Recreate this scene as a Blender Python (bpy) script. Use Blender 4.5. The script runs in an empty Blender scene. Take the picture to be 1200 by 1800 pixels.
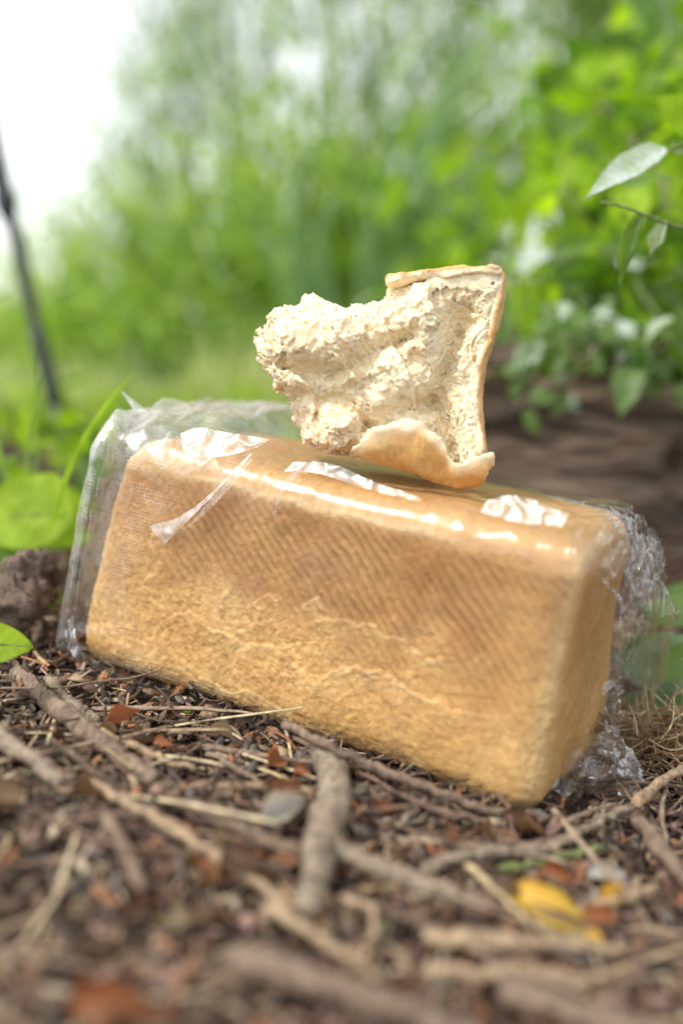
import bpy, math, random
import numpy as np
from mathutils import Vector, Matrix, Euler

random.seed(11)
rng = np.random.default_rng(5)
SC = bpy.context.scene
COL = SC.collection
R = math.radians

# ------------------------------------------------------------------ camera
CAM_H, PITCH, F_PX = 0.30, R(12), 1750.0
cam_data = bpy.data.cameras.new('camera')
cam_data.sensor_fit = 'VERTICAL'
cam_data.sensor_height = 36.0
cam_data.sensor_width = 24.0
cam_data.lens = 35.0
cam_data.clip_start = 0.02
cam_data.clip_end = 2000
cam_data.dof.use_dof = True
cam_data.dof.focus_distance = 0.535
cam_data.dof.aperture_fstop = 1.8
cam_data.dof.aperture_blades = 0
cam = bpy.data.objects.new('camera', cam_data)
COL.objects.link(cam)
cam.location = (0, 0, CAM_H)
cam.rotation_euler = (math.pi / 2 - PITCH, 0, 0)
SC.camera = cam

# ------------------------------------------------------------------ light
SUN_EL, SUN_AZ = 56.0, -122.0          # azimuth from +Y towards +X (negative: left)
world = bpy.data.worlds.new('World')
SC.world = world
world.use_nodes = True
wn = world.node_tree
wn.nodes.clear()
sky = wn.nodes.new('ShaderNodeTexSky')
sky.sky_type = 'NISHITA'
sky.sun_disc = False
sky.sun_elevation = R(SUN_EL)
sky.sun_rotation = R(SUN_AZ)
sky.dust_density = 0.6
sky.ozone_density = 1.0
hsv = wn.nodes.new('ShaderNodeHueSaturation')      # thin white cloud cover: the sky is nearly colourless
hsv.inputs['Saturation'].default_value = 0.15
hsv.inputs['Value'].default_value = 1.0
wbg = wn.nodes.new('ShaderNodeBackground')
wbg.inputs['Strength'].default_value = 0.13
wout = wn.nodes.new('ShaderNodeOutputWorld')
wn.links.new(sky.outputs[0], hsv.inputs['Color'])
wn.links.new(hsv.outputs[0], wbg.inputs['Color'])
wn.links.new(wbg.outputs[0], wout.inputs['Surface'])
sun_data = bpy.data.lights.new('sun', 'SUN')
sun_data.energy = 1.3
sun_data.angle = R(11)
sun_data.color = (1.0, 0.96, 0.90)
sun = bpy.data.objects.new('sun', sun_data)
COL.objects.link(sun)
sd = Vector((math.sin(R(SUN_AZ)) * math.cos(R(SUN_EL)), math.cos(R(SUN_AZ)) * math.cos(R(SUN_EL)), math.sin(R(SUN_EL))))
sun.rotation_euler = sd.to_track_quat('Z', 'Y').to_euler()
SC.view_settings.view_transform = 'Standard'
SC.view_settings.look = 'None'
SC.view_settings.gamma = 1.0
SC.view_settings.use_curve_mapping = False
SC.view_settings.exposure = 1.32
SC.cycles.use_denoising = True
SC.cycles.max_bounces = 10
SC.cycles.transparent_max_bounces = 24
SC.cycles.diffuse_bounces = 4
SC.cycles.glossy_bounces = 3
SC.cycles.transmission_bounces = 4
SC.cycles.sample_clamp_indirect = 6.0
SC.cycles.caustics_reflective = False
SC.cycles.caustics_refractive = False

# ------------------------------------------------------------------ helpers
_perm = np.random.default_rng(3).permutation(4096).astype(np.int64)
_grad = np.random.default_rng(4).normal(size=(4096, 3)).astype(np.float32)
_grad /= np.linalg.norm(_grad, axis=1)[:, None]

def perlin(P):
    """gradient noise, about -0.7..0.7, at points P (n,3)"""
    P = np.asarray(P, dtype=np.float32)
    i = np.floor(P).astype(np.int64)
    f = P - i
    u = f * f * f * (f * (f * 6 - 15) + 10)
    out = np.zeros(len(P), dtype=np.float32)
    for dx in (0, 1):
        hx = _perm[(i[:, 0] + dx) & 4095]
        wx = u[:, 0] if dx else 1 - u[:, 0]
        for dy in (0, 1):
            hy = _perm[(hx + i[:, 1] + dy) & 4095]
            wy = u[:, 1] if dy else 1 - u[:, 1]
            for dz in (0, 1):
                g = _grad[_perm[(hy + i[:, 2] + dz) & 4095]]
                wz = u[:, 2] if dz else 1 - u[:, 2]
                out += wx * wy * wz * (g[:, 0] * (f[:, 0] - dx) + g[:, 1] * (f[:, 1] - dy) + g[:, 2] * (f[:, 2] - dz))
    return out * 1.4

def fbm(P, scale, octs=4, gain=0.5, off=0.0):
    P = np.asarray(P, dtype=np.float32)
    s = np.zeros(len(P), dtype=np.float32)
    a = 1.0
    for o in range(octs):
        s += a * perlin(P / scale + off + 17.3 * o)
        a *= gain
        scale *= 0.5
    return s

def sstep(a, b, x):
    t = np.clip((x - a) / (b - a), 0, 1)
    return t * t * (3 - 2 * t)

def ray(px, py):
    fwd = np.array([0, math.cos(PITCH), -math.sin(PITCH)])
    up = np.array([0, math.sin(PITCH), math.cos(PITCH)])
    return fwd + (px - 600) / F_PX * np.array([1.0, 0, 0]) - (py - 900) / F_PX * up

def pt(px, py, depth):
    return Vector(np.array([0, 0, CAM_H]) + ray(px, py) * depth)

def ground_h(x, y):
    """smooth terrain height"""
    x = np.asarray(x, dtype=np.float64); y = np.asarray(y, dtype=np.float64)
    h = 0.0675 - 0.15 * (0.30 * np.tanh(x / 0.30))
    h = h + 0.05 * sstep(0.20, 0.45, x) * sstep(0.55, 0.9, y)       # bank on the right
    h = h - 0.012 * sstep(0.42, 0.2, y) * sstep(0.3, -0.1, x)
    h = h + 0.10 * sstep(0.3, 1.2, x) * sstep(1.0, 2.0, y)
    return h

def gpt(px, py, lift=0.0):
    """point where the view ray through a pixel meets the ground"""
    r = ray(px, py)
    d = 0.3
    for _ in range(60):
        p = np.array([0, 0, CAM_H]) + r * d
        e = p[2] - (ground_h(p[0], p[1]) + lift)
        d += e / max(0.05, -r[2]) * 0.7
    return Vector(np.array([0, 0, CAM_H]) + r * d)

def mesh_np(name, V, F, smooth=True):
    V = np.asarray(V, dtype=np.float32); F = np.asarray(F, dtype=np.int32)
    me = bpy.data.meshes.new(name)
    k = F.shape[1]
    me.vertices.add(len(V)); me.vertices.foreach_set('co', V.ravel())
    me.loops.add(F.size); me.loops.foreach_set('vertex_index', F.ravel())
    me.polygons.add(len(F)); me.polygons.foreach_set('loop_start', np.arange(0, F.size, k, dtype=np.int32))
    me.update(calc_edges=True)
    if smooth:
        me.polygons.foreach_set('use_smooth', np.ones(len(F), dtype=bool))
    return me

def set_col(me, C, name='Col'):
    C = np.asarray(C, dtype=np.float32)
    if C.shape[1] == 3:
        C = np.c_[C, np.ones(len(C), dtype=np.float32)]
    a = me.color_attributes.new(name, 'FLOAT_COLOR', 'POINT')
    a.data.foreach_set('color', C.ravel())

def link(name, me, mat=None, parent=None):
    o = bpy.data.objects.new(name, me)
    COL.objects.link(o)
    if mat and me is not None and len(me.materials) == 0:
        me.materials.append(mat)
    if parent:
        o.parent = parent
    return o

def tag(o, label=None, cat=None, group=None, kind=None):
    if label: o['label'] = label
    if cat: o['category'] = cat
    if group: o['group'] = group
    if kind: o['kind'] = kind
    return o

def empty(name, loc, label, cat, group=None):
    o = bpy.data.objects.new(name, None)
    COL.objects.link(o)
    o.location = loc
    o.empty_display_size = 0.02
    return tag(o, label, cat, group)

class Buf:
    """collects quads/tris of many small shapes into one mesh"""
    def __init__(s): s.V = []; s.F = []; s.C = []; s.n = 0
    def add(s, V, F, C=None):
        V = np.asarray(V, dtype=np.float32); F = np.asarray(F, dtype=np.int32)
        s.V.append(V); s.F.append(F + s.n); s.n += len(V)
        if C is not None:
            C = np.asarray(C, dtype=np.float32)
            s.C.append(np.tile(C, (len(V), 1)) if C.ndim == 1 else C)
    def mesh(s, name, smooth=True):
        me = mesh_np(name, np.concatenate(s.V), np.concatenate(s.F), smooth)
        if s.C: set_col(me, np.concatenate(s.C))
        return me

def tube(pts, radii, sides=8, cap=True, wob=0.0, seed=0):
    """quad tube along points; returns V, F (caps collapse to a point ring)"""
    P = np.asarray(pts, dtype=np.float64)
    n = len(P)
    T = np.gradient(P, axis=0)
    T /= np.linalg.norm(T, axis=1)[:, None] + 1e-12
    up = np.array([0, 0, 1.0]) if abs(T[0][2]) < 0.9 else np.array([1.0, 0, 0])
    V = []
    r_ = np.random.default_rng(seed)
    lob = 1 + wob * r_.normal(size=sides)
    a = np.linspace(0, 2 * np.pi, sides, endpoint=False)
    radii = np.broadcast_to(np.asarray(radii, dtype=np.float64), (n,))
    X = np.cross(T[0], up)
    for k in range(n):
        X = X - T[k] * np.dot(X, T[k]); X /= np.linalg.norm(X) + 1e-12
        Y = np.cross(T[k], X)
        rr = radii[k] * lob * (1 + wob * 0.6 * r_.normal(size=sides))
        V.append(P[k] + rr[:, None] * (np.cos(a)[:, None] * X + np.sin(a)[:, None] * Y))
    if cap:
        V = [np.tile(P[0] - T[0] * radii[0] * 0.15, (sides, 1))] + V + [np.tile(P[-1] + T[-1] * radii[-1] * 0.15, (sides, 1))]
        n += 2
    V = np.concatenate(V)
    F = []
    for k in range(n - 1):
        for j in range(sides):
            F.append((k * sides + j, k * sides + (j + 1) % sides, (k + 1) * sides + (j + 1) % sides, (k + 1) * sides + j))
    return V, np.array(F)

def curve_pts(ctrl, n, jit=0.0, seed=0):
    """Catmull-Rom through control points"""
    C = [Vector(c) for c in ctrl]
    C = [C[0] * 2 - C[1]] + C + [C[-1] * 2 - C[-2]]
    out = []
    segs = len(C) - 3
    for k in range(n):
        t = k / (n - 1) * segs
        i = min(int(t), segs - 1); t -= i
        p0, p1, p2, p3 = C[i:i + 4]
        out.append(0.5 * ((2 * p1) + (p2 - p0) * t + (2 * p0 - 5 * p1 + 4 * p2 - p3) * t * t + (3 * p1 - p0 - 3 * p2 + p3) * t ** 3))
    P = np.array([tuple(p) for p in out])
    if jit:
        r_ = np.random.default_rng(seed)
        J = r_.normal(size=P.shape) * jit
        P = P + J
    return P

# ------------------------------------------------------------------ materials
def new_mat(name):
    m = bpy.data.materials.new(name); m.use_nodes = True
    nt = m.node_tree; nt.nodes.clear()
    out = nt.nodes.new('ShaderNodeOutputMaterial')
    return m, nt, out

def N(nt, typ, **kw):
    n = nt.nodes.new(typ)
    for k, v in kw.items():
        if k in n.inputs: n.inputs[k].default_value = v
        else: setattr(n, k, v)
    return n

def ramp(nt, stops, interp='LINEAR'):
    r = nt.nodes.new('ShaderNodeValToRGB')
    cr = r.color_ramp; cr.interpolation = interp
    while len(cr.elements) < len(stops): cr.elements.new(0.5)
    for e, (p, c) in zip(cr.elements, stops):
        e.position = p; e.color = (*c, 1)
    return r

def mixc(nt, a, b, fac, mode='MIX'):
    m = nt.nodes.new('ShaderNodeMix'); m.data_type = 'RGBA'; m.blend_type = mode
    for sock, v in ((m.inputs[0], fac), (m.inputs[6], a), (m.inputs[7], b)):
        if hasattr(v, 'is_output'): nt.links.new(v, sock)
        elif isinstance(v, (int, float)): sock.default_value = v
        else: sock.default_value = (*v, 1)
    return m.outputs[2]

def bark_mat(name, stops, rough=0.85, bump=0.4, scale=250.0, objrand=True):
    m, nt, out = new_mat(name)
    tc = N(nt, 'ShaderNodeTexCoord')
    nz = N(nt, 'ShaderNodeTexNoise', Scale=scale, Detail=5.0, Roughness=0.65)
    nt.links.new(tc.outputs['Object'], nz.inputs['Vector'])
    nz2 = N(nt, 'ShaderNodeTexNoise', Scale=scale * 0.22, Detail=3.0)
    nt.links.new(tc.outputs['Object'], nz2.inputs['Vector'])
    r = ramp(nt, stops)
    ad = N(nt, 'ShaderNodeMath', operation='MULTIPLY_ADD')
    nt.links.new(nz2.outputs['Fac'], ad.inputs[0]); ad.inputs[1].default_value = 0.7
    if objrand:
        oi = N(nt, 'ShaderNodeObjectInfo')
        mm = N(nt, 'ShaderNodeMath', operation='MULTIPLY_ADD')
        nt.links.new(oi.outputs['Random'], mm.inputs[0]); mm.inputs[1].default_value = 0.9; mm.inputs[2].default_value = -0.3
        nt.links.new(mm.outputs[0], ad.inputs[2])
    else:
        ad.inputs[2].default_value = 0.15
    nt.links.new(ad.outputs[0], r.inputs['Fac'])
    rr2 = ramp(nt, [(0.36, (0.42, 0.40, 0.38)), (0.5, (0.9, 0.9, 0.9)), (0.66, (1.3, 1.28, 1.22))]); nt.links.new(nz.outputs['Fac'], rr2.inputs['Fac'])
    dk = mixc(nt, r.outputs[0], rr2.outputs[0], 1.0, 'MULTIPLY')
    b = N(nt, 'ShaderNodeBsdfPrincipled', Roughness=rough)
    nt.links.new(dk, b.inputs['Base Color'])
    bp = N(nt, 'ShaderNodeBump', Strength=min(1.0, bump * 1.8), Distance=0.0014)
    nt.links.new(nz.outputs['Fac'], bp.inputs['Height'])
    nt.links.new(bp.outputs[0], b.inputs['Normal'])
    nt.links.new(b.outputs[0], out.inputs['Surface'])
    return m

def leaf_mat(name, cols, trans=0.5, rough=0.45, under=None, vein=True, attr=False, tmul=(1.6, 1.7, 0.42), spec=0.25):
    """leaf: diffuse + translucent + soft gloss; colour varies per object and along noise"""
    m, nt, out = new_mat(name)
    tc = N(nt, 'ShaderNodeTexCoord')
    oi = N(nt, 'ShaderNodeObjectInfo')
    if attr:
        at = N(nt, 'ShaderNodeAttribute', attribute_name='Col')
        fac = at.outputs['Fac']
    else:
        fac = oi.outputs['Random']
    r = ramp(nt, [(i / (len(cols) - 1), c) for i, c in enumerate(cols)])
    nt.links.new(fac, r.inputs['Fac'])
    nz = N(nt, 'ShaderNodeTexNoise', Scale=60.0, Detail=4.0)
    nt.links.new(tc.outputs['Object'], nz.inputs['Vector'])
    dark = mixc(nt, r.outputs[0], (0.72, 0.78, 0.6), 1.0, 'MULTIPLY')
    rg = ramp(nt, [(0.4, (0, 0, 0)), (0.62, (1, 1, 1))])
    nt.links.new(nz.outputs['Fac'], rg.inputs['Fac'])
    c = mixc(nt, r.outputs[0], dark, rg.outputs[0])
    if vein:
        sx = N(nt, 'ShaderNodeSeparateXYZ'); nt.links.new(tc.outputs['Object'], sx.inputs[0])
        ab = N(nt, 'ShaderNodeMath', operation='ABSOLUTE'); nt.links.new(sx.outputs['Y'], ab.inputs[0])
        k1 = N(nt, 'ShaderNodeMath', operation='MULTIPLY_ADD'); nt.links.new(ab.outputs[0], k1.inputs[0]); k1.inputs[1].default_value = -0.8; nt.links.new(sx.outputs['X'], k1.inputs[2])
        k2 = N(nt, 'ShaderNodeMath', operation='PINGPONG'); nt.links.new(k1.outputs[0], k2.inputs[0]); k2.inputs[1].default_value = 0.0032
        vr = ramp(nt, [(0.0, (1, 1, 1)), (0.00055, (0, 0, 0))]); nt.links.new(k2.outputs[0], vr.inputs['Fac'])
        c = mixc(nt, c, mixc(nt, c, (1.18, 1.14, 1.3), 1.0, 'MULTIPLY'), vr.outputs[0])
    if under:
        ge = N(nt, 'ShaderNodeNewGeometry')
        c = mixc(nt, c, under, ge.outputs['Backfacing'])
    b = N(nt, 'ShaderNodeBsdfPrincipled', Roughness=rough)
    nt.links.new(c, b.inputs['Base Color'])
    b.inputs['Specular IOR Level'].default_value = spec
    t = N(nt, 'ShaderNodeBsdfTranslucent')
    tc2 = mixc(nt, c, tmul, 1.0, 'MULTIPLY')
    nt.links.new(tc2, t.inputs['Color'])
    nz3 = N(nt, 'ShaderNodeTexNoise', Scale=400.0, Detail=3.0)
    nt.links.new(tc.outputs['Object'], nz3.inputs['Vector'])
    bp = N(nt, 'ShaderNodeBump', Strength=0.25, Distance=0.0006)
    nt.links.new(nz3.outputs['Fac'], bp.inputs['Height'])
    nt.links.new(bp.outputs[0], b.inputs['Normal'])
    mx = N(nt, 'ShaderNodeMixShader', Fac=trans)
    nt.links.new(b.outputs[0], mx.inputs[1]); nt.links.new(t.outputs[0], mx.inputs[2])
    nt.links.new(mx.outputs[0], out.inputs['Surface'])
    return m

def attr_mat(name, rough=0.8, bump=0.3, nscale=600.0, dist=0.0006, var=0.25, sss=0.0, spec=0.3, trans=0.0):
    """base colour from the mesh's own colour attribute, with fine grain"""
    m, nt, out = new_mat(name)
    tc = N(nt, 'ShaderNodeTexCoord')
    at = N(nt, 'ShaderNodeAttribute', attribute_name='Col')
    nz = N(nt, 'ShaderNodeTexNoise', Scale=nscale, Detail=5.0, Roughness=0.6)
    nt.links.new(tc.outputs['Object'], nz.inputs['Vector'])
    rg = ramp(nt, [(0.3, (1 - var, 1 - var, 1 - var)), (0.7, (1 + var * 0.6, 1 + var * 0.6, 1 + var * 0.6))])
    nt.links.new(nz.outputs['Fac'], rg.inputs['Fac'])
    c = mixc(nt, at.outputs['Color'], rg.outputs[0], 1.0, 'MULTIPLY')
    b = N(nt, 'ShaderNodeBsdfPrincipled', Roughness=rough)
    b.inputs['Specular IOR Level'].default_value = spec
    nt.links.new(c, b.inputs['Base Color'])
    if sss:
        b.inputs['Subsurface Weight'].default_value = sss
        b.inputs['Subsurface Scale'].default_value = 0.004
        b.inputs['Subsurface Radius'].default_value = (1.0, 0.7, 0.4)
    bp = N(nt, 'ShaderNodeBump', Strength=bump, Distance=dist)
    nt.links.new(nz.outputs['Fac'], bp.inputs['Height'])
    nt.links.new(bp.outputs[0], b.inputs['Normal'])
    if trans:
        t = N(nt, 'ShaderNodeBsdfTranslucent'); nt.links.new(c, t.inputs['Color'])
        mx = N(nt, 'ShaderNodeMixShader', Fac=trans)
        nt.links.new(b.outputs[0], mx.inputs[1]); nt.links.new(t.outputs[0], mx.inputs[2])
        nt.links.new(mx.outputs[0], out.inputs['Surface'])
    else:
        nt.links.new(b.outputs[0], out.inputs['Surface'])
    return m

M_TWIG = bark_mat('twig_bark', [(0.0, (0.05, 0.032, 0.024)), (0.3, (0.11, 0.07, 0.048)), (0.55, (0.20, 0.13, 0.088)), (0.8, (0.28, 0.20, 0.14)), (1.0, (0.42, 0.32, 0.21))])
M_TWIG_GREY = bark_mat('grey_bark', [(0.0, (0.10, 0.08, 0.06)), (0.45, (0.26, 0.20, 0.14)), (0.75, (0.36, 0.30, 0.21)), (1.0, (0.45, 0.39, 0.29))], objrand=False, bump=0.6, scale=300)
M_TWIG_TAN = bark_mat('tan_bark', [(0.0, (0.17, 0.105, 0.06)), (0.4, (0.34, 0.235, 0.14)), (1.0, (0.50, 0.39, 0.25))], objrand=False)
M_TWIG_PINK = bark_mat('reddish_bark', [(0.0, (0.06, 0.038, 0.027)), (0.4, (0.17, 0.115, 0.078)), (1.0, (0.34, 0.255, 0.18))], objrand=False)
M_CLOD = bark_mat('dark_clod', [(0.0, (0.04, 0.028, 0.02)), (0.5, (0.13, 0.09, 0.065)), (1.0, (0.26, 0.19, 0.14))], objrand=False)
M_STRAW = bark_mat('dry_straw', [(0.0, (0.32, 0.22, 0.11)), (0.5, (0.5, 0.39, 0.22)), (1.0, (0.62, 0.53, 0.34))], rough=0.6, bump=0.2)
M_LITTER = attr_mat('litter_bits', rough=0.85, bump=0.5, nscale=500, var=0.4)
M_SOIL = attr_mat('soil', rough=0.95, bump=0.9, nscale=420, dist=0.003, var=0.5)
M_DEAD = leaf_mat('dead_leaf', [(0.08, 0.045, 0.03), (0.18, 0.09, 0.05), (0.28, 0.12, 0.055), (0.20, 0.135, 0.09), (0.32, 0.24, 0.17)], trans=0.2, rough=0.6, tmul=(1.2, 1.0, 0.8), vein=False)
M_STEM_GREEN = bark_mat('green_stem', [(0.0, (0.10, 0.14, 0.04)), (1.0, (0.25, 0.30, 0.10))], objrand=False, bump=0.1)

# ------------------------------------------------------------------ ground
def build_ground():
    def spaced(lo, hi, c, fine, n1, far):
        core = np.arange(lo, hi, fine)
        g = np.cumsum(fine * 1.09 ** np.arange(1, 118)); g = g[g < far]
        return np.concatenate([(lo - g[::-1]), core, (hi + g)])
    xs = spaced(-0.42, 0.42, 0, 0.0032, 0, 900.0)
    ys = spaced(0.16, 1.0, 0, 0.0032, 0, 900.0)
    ny = len(ys); nx = len(xs)
    X, Y = np.meshgrid(xs, ys)
    X = X.ravel(); Y = Y.ravel()
    Z = ground_h(X, Y)
    P = np.c_[X, Y, np.zeros_like(X)]
    near = sstep(3.0, 1.0, np.hypot(X, Y))
    under = 1 - 0.75 * np.exp(-(((X + 0.0) / 0.17) ** 2 + ((Y - 0.55 + X * 0.48) / 0.06) ** 2))
    f1 = fbm(P, 0.09, 3); f2 = fbm(P, 0.022, 4, 0.6, 5.0)
    Z = Z + near * under * (0.007 * f1 + 0.0052 * f2 + 0.002 * np.abs(fbm(P, 0.006, 2, 0.5, 9.0)))
    Z = Z - near * 0.002
    V = np.c_[X, Y, Z]
    i = np.arange((ny - 1) * (nx - 1)); a = (i // (nx - 1)) * nx + i % (nx - 1)
    F = np.c_[a, a + 1, a + nx + 1, a + nx]
    me = mesh_np('ground', V, F)
    t = np.clip(0.5 + 0.7 * fbm(P, 0.05, 4, 0.6, 30), 0, 1)[:, None]
    soil = np.array([0.035, 0.024, 0.018]) * (1 - t) + np.array([0.11, 0.075, 0.055]) * t
    g = np.clip(0.5 + 0.8 * fbm(P, 1.2, 3, 0.6, 50), 0, 1)[:, None]
    grass = np.array([0.22, 0.28, 0.10]) * (1 - g) + np.array([0.40, 0.38, 0.17]) * g
    far = np.clip(sstep(1.5, 2.3, Y + 0.25 * fbm(P, 0.3, 2, 0.5, 70)) , 0, 1)[:, None]
    set_col(me, soil * (1 - far) + grass * far)
    tag(link('ground', me, M_SOIL), kind='structure')
build_ground()

# ------------------------------------------------------------------ loaf
LW, LD, LH = 0.280, 0.152, 0.1375
M_loaf = (Matrix.Translation(Vector((0.0118, 0.5730, 0.1292)))
          @ Matrix.Rotation(R(-25.87), 4, 'Z') @ Matrix.Rotation(R(7.52), 4, 'Y') @ Matrix.Rotation(R(-7.08), 4, 'X')
          @ Matrix.Translation(Vector((0, -(0.0796 - LD / 2), 0))))

def box_grid(hx, hy, hz, nx, ny, nz):
    """closed grid on the surface of a box, welded"""
    faces = []; pts = []; off = 0
    lin = lambda n, h: np.linspace(-h, h, n + 1)
    def face(u, v, fix, axis, flip):
        nonlocal off
        U, Vv = np.meshgrid(u, v); n, m = len(v), len(u)
        p = np.zeros((n * m, 3)); ax = [a for a in range(3) if a != axis]
        p[:, ax[0]] = U.ravel(); p[:, ax[1]] = Vv.ravel(); p[:, axis] = fix
        i = np.arange((n - 1) * (m - 1)); a = (i // (m - 1)) * m + i % (m - 1)
        f = np.c_[a, a + 1, a + m + 1, a + m]
        if flip: f = f[:, ::-1]
        pts.append(p); faces.append(f + off); off += len(p)
    X, Y, Z = lin(nx, hx), lin(ny, hy), lin(nz, hz)
    face(X, Z, -hy, 1, False); face(X, Z, hy, 1, True)
    face(X, Y, -hz, 2, True); face(X, Y, hz, 2, False)
    face(Y, Z, -hx, 0, True); face(Y, Z, hx, 0, False)
    P = np.concatenate(pts); F = np.concatenate(faces)
    key = np.round(P * 1e6).astype(np.int64)
    _, idx, inv = np.unique(key, axis=0, return_index=True, return_inverse=True)
    return P[idx], inv.ravel()[F]

def loaf_base(P, r):
    """round the box edges; returns points and outward normals"""
    h = np.array([LW / 2, LD / 2, LH / 2])
    q = np.clip(P, -(h - r), h - r)
    n = P - q; n /= np.linalg.norm(n, axis=1)[:, None]
    return q + n * r, n

def loaf_bulge(Q, n):
    """large forms of the loaf: domed top, slight hollow sides"""
    u = Q[:, 0] / (LW / 2); v = Q[:, 1] / (LD / 2); w = Q[:, 2] / (LH / 2)
    D = np.zeros_like(Q)
    dome = (1 - (np.clip(v, -1, 1) * 0.75 - 0.25) ** 2) * (1 - 0.5 * np.clip(u, -1, 1) ** 4)
    D[:, 2] += sstep(0.6, 1, w) * 0.0085 * dome
    D[:, 2] -= sstep(0.6, 1, w) * 0.0010 * np.exp(-((u - 0.25) / 0.5) ** 2)   # sags under the torn piece
    D[:, 1] += (v < 0) * 0.0022 * (1 - u ** 2) * (1 - w ** 2)                  # front side slightly hollow
    D[:, 0] += sstep(0.5, 1, -u) * 0.009 * sstep(-0.2, 1, w) ** 2                    # left end leans in towards the top
    D[:, 0] += sstep(0.5, 1, u) * 0.006 * sstep(0.3, -0.8, w) * sstep(-1, 0.5, v)
    D[:, 2] -= sstep(0.4, 1, u) * 0.004 * sstep(0.3, -0.8, w)
    D[:, 0] -= sstep(0.5, 1, -u) * 0.0045 * sstep(0.3, -0.9, w)
    D += n * (0.0016 * fbm(Q, 0.09, 2, 0.5, 3.3))[:, None]
    return D

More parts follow.
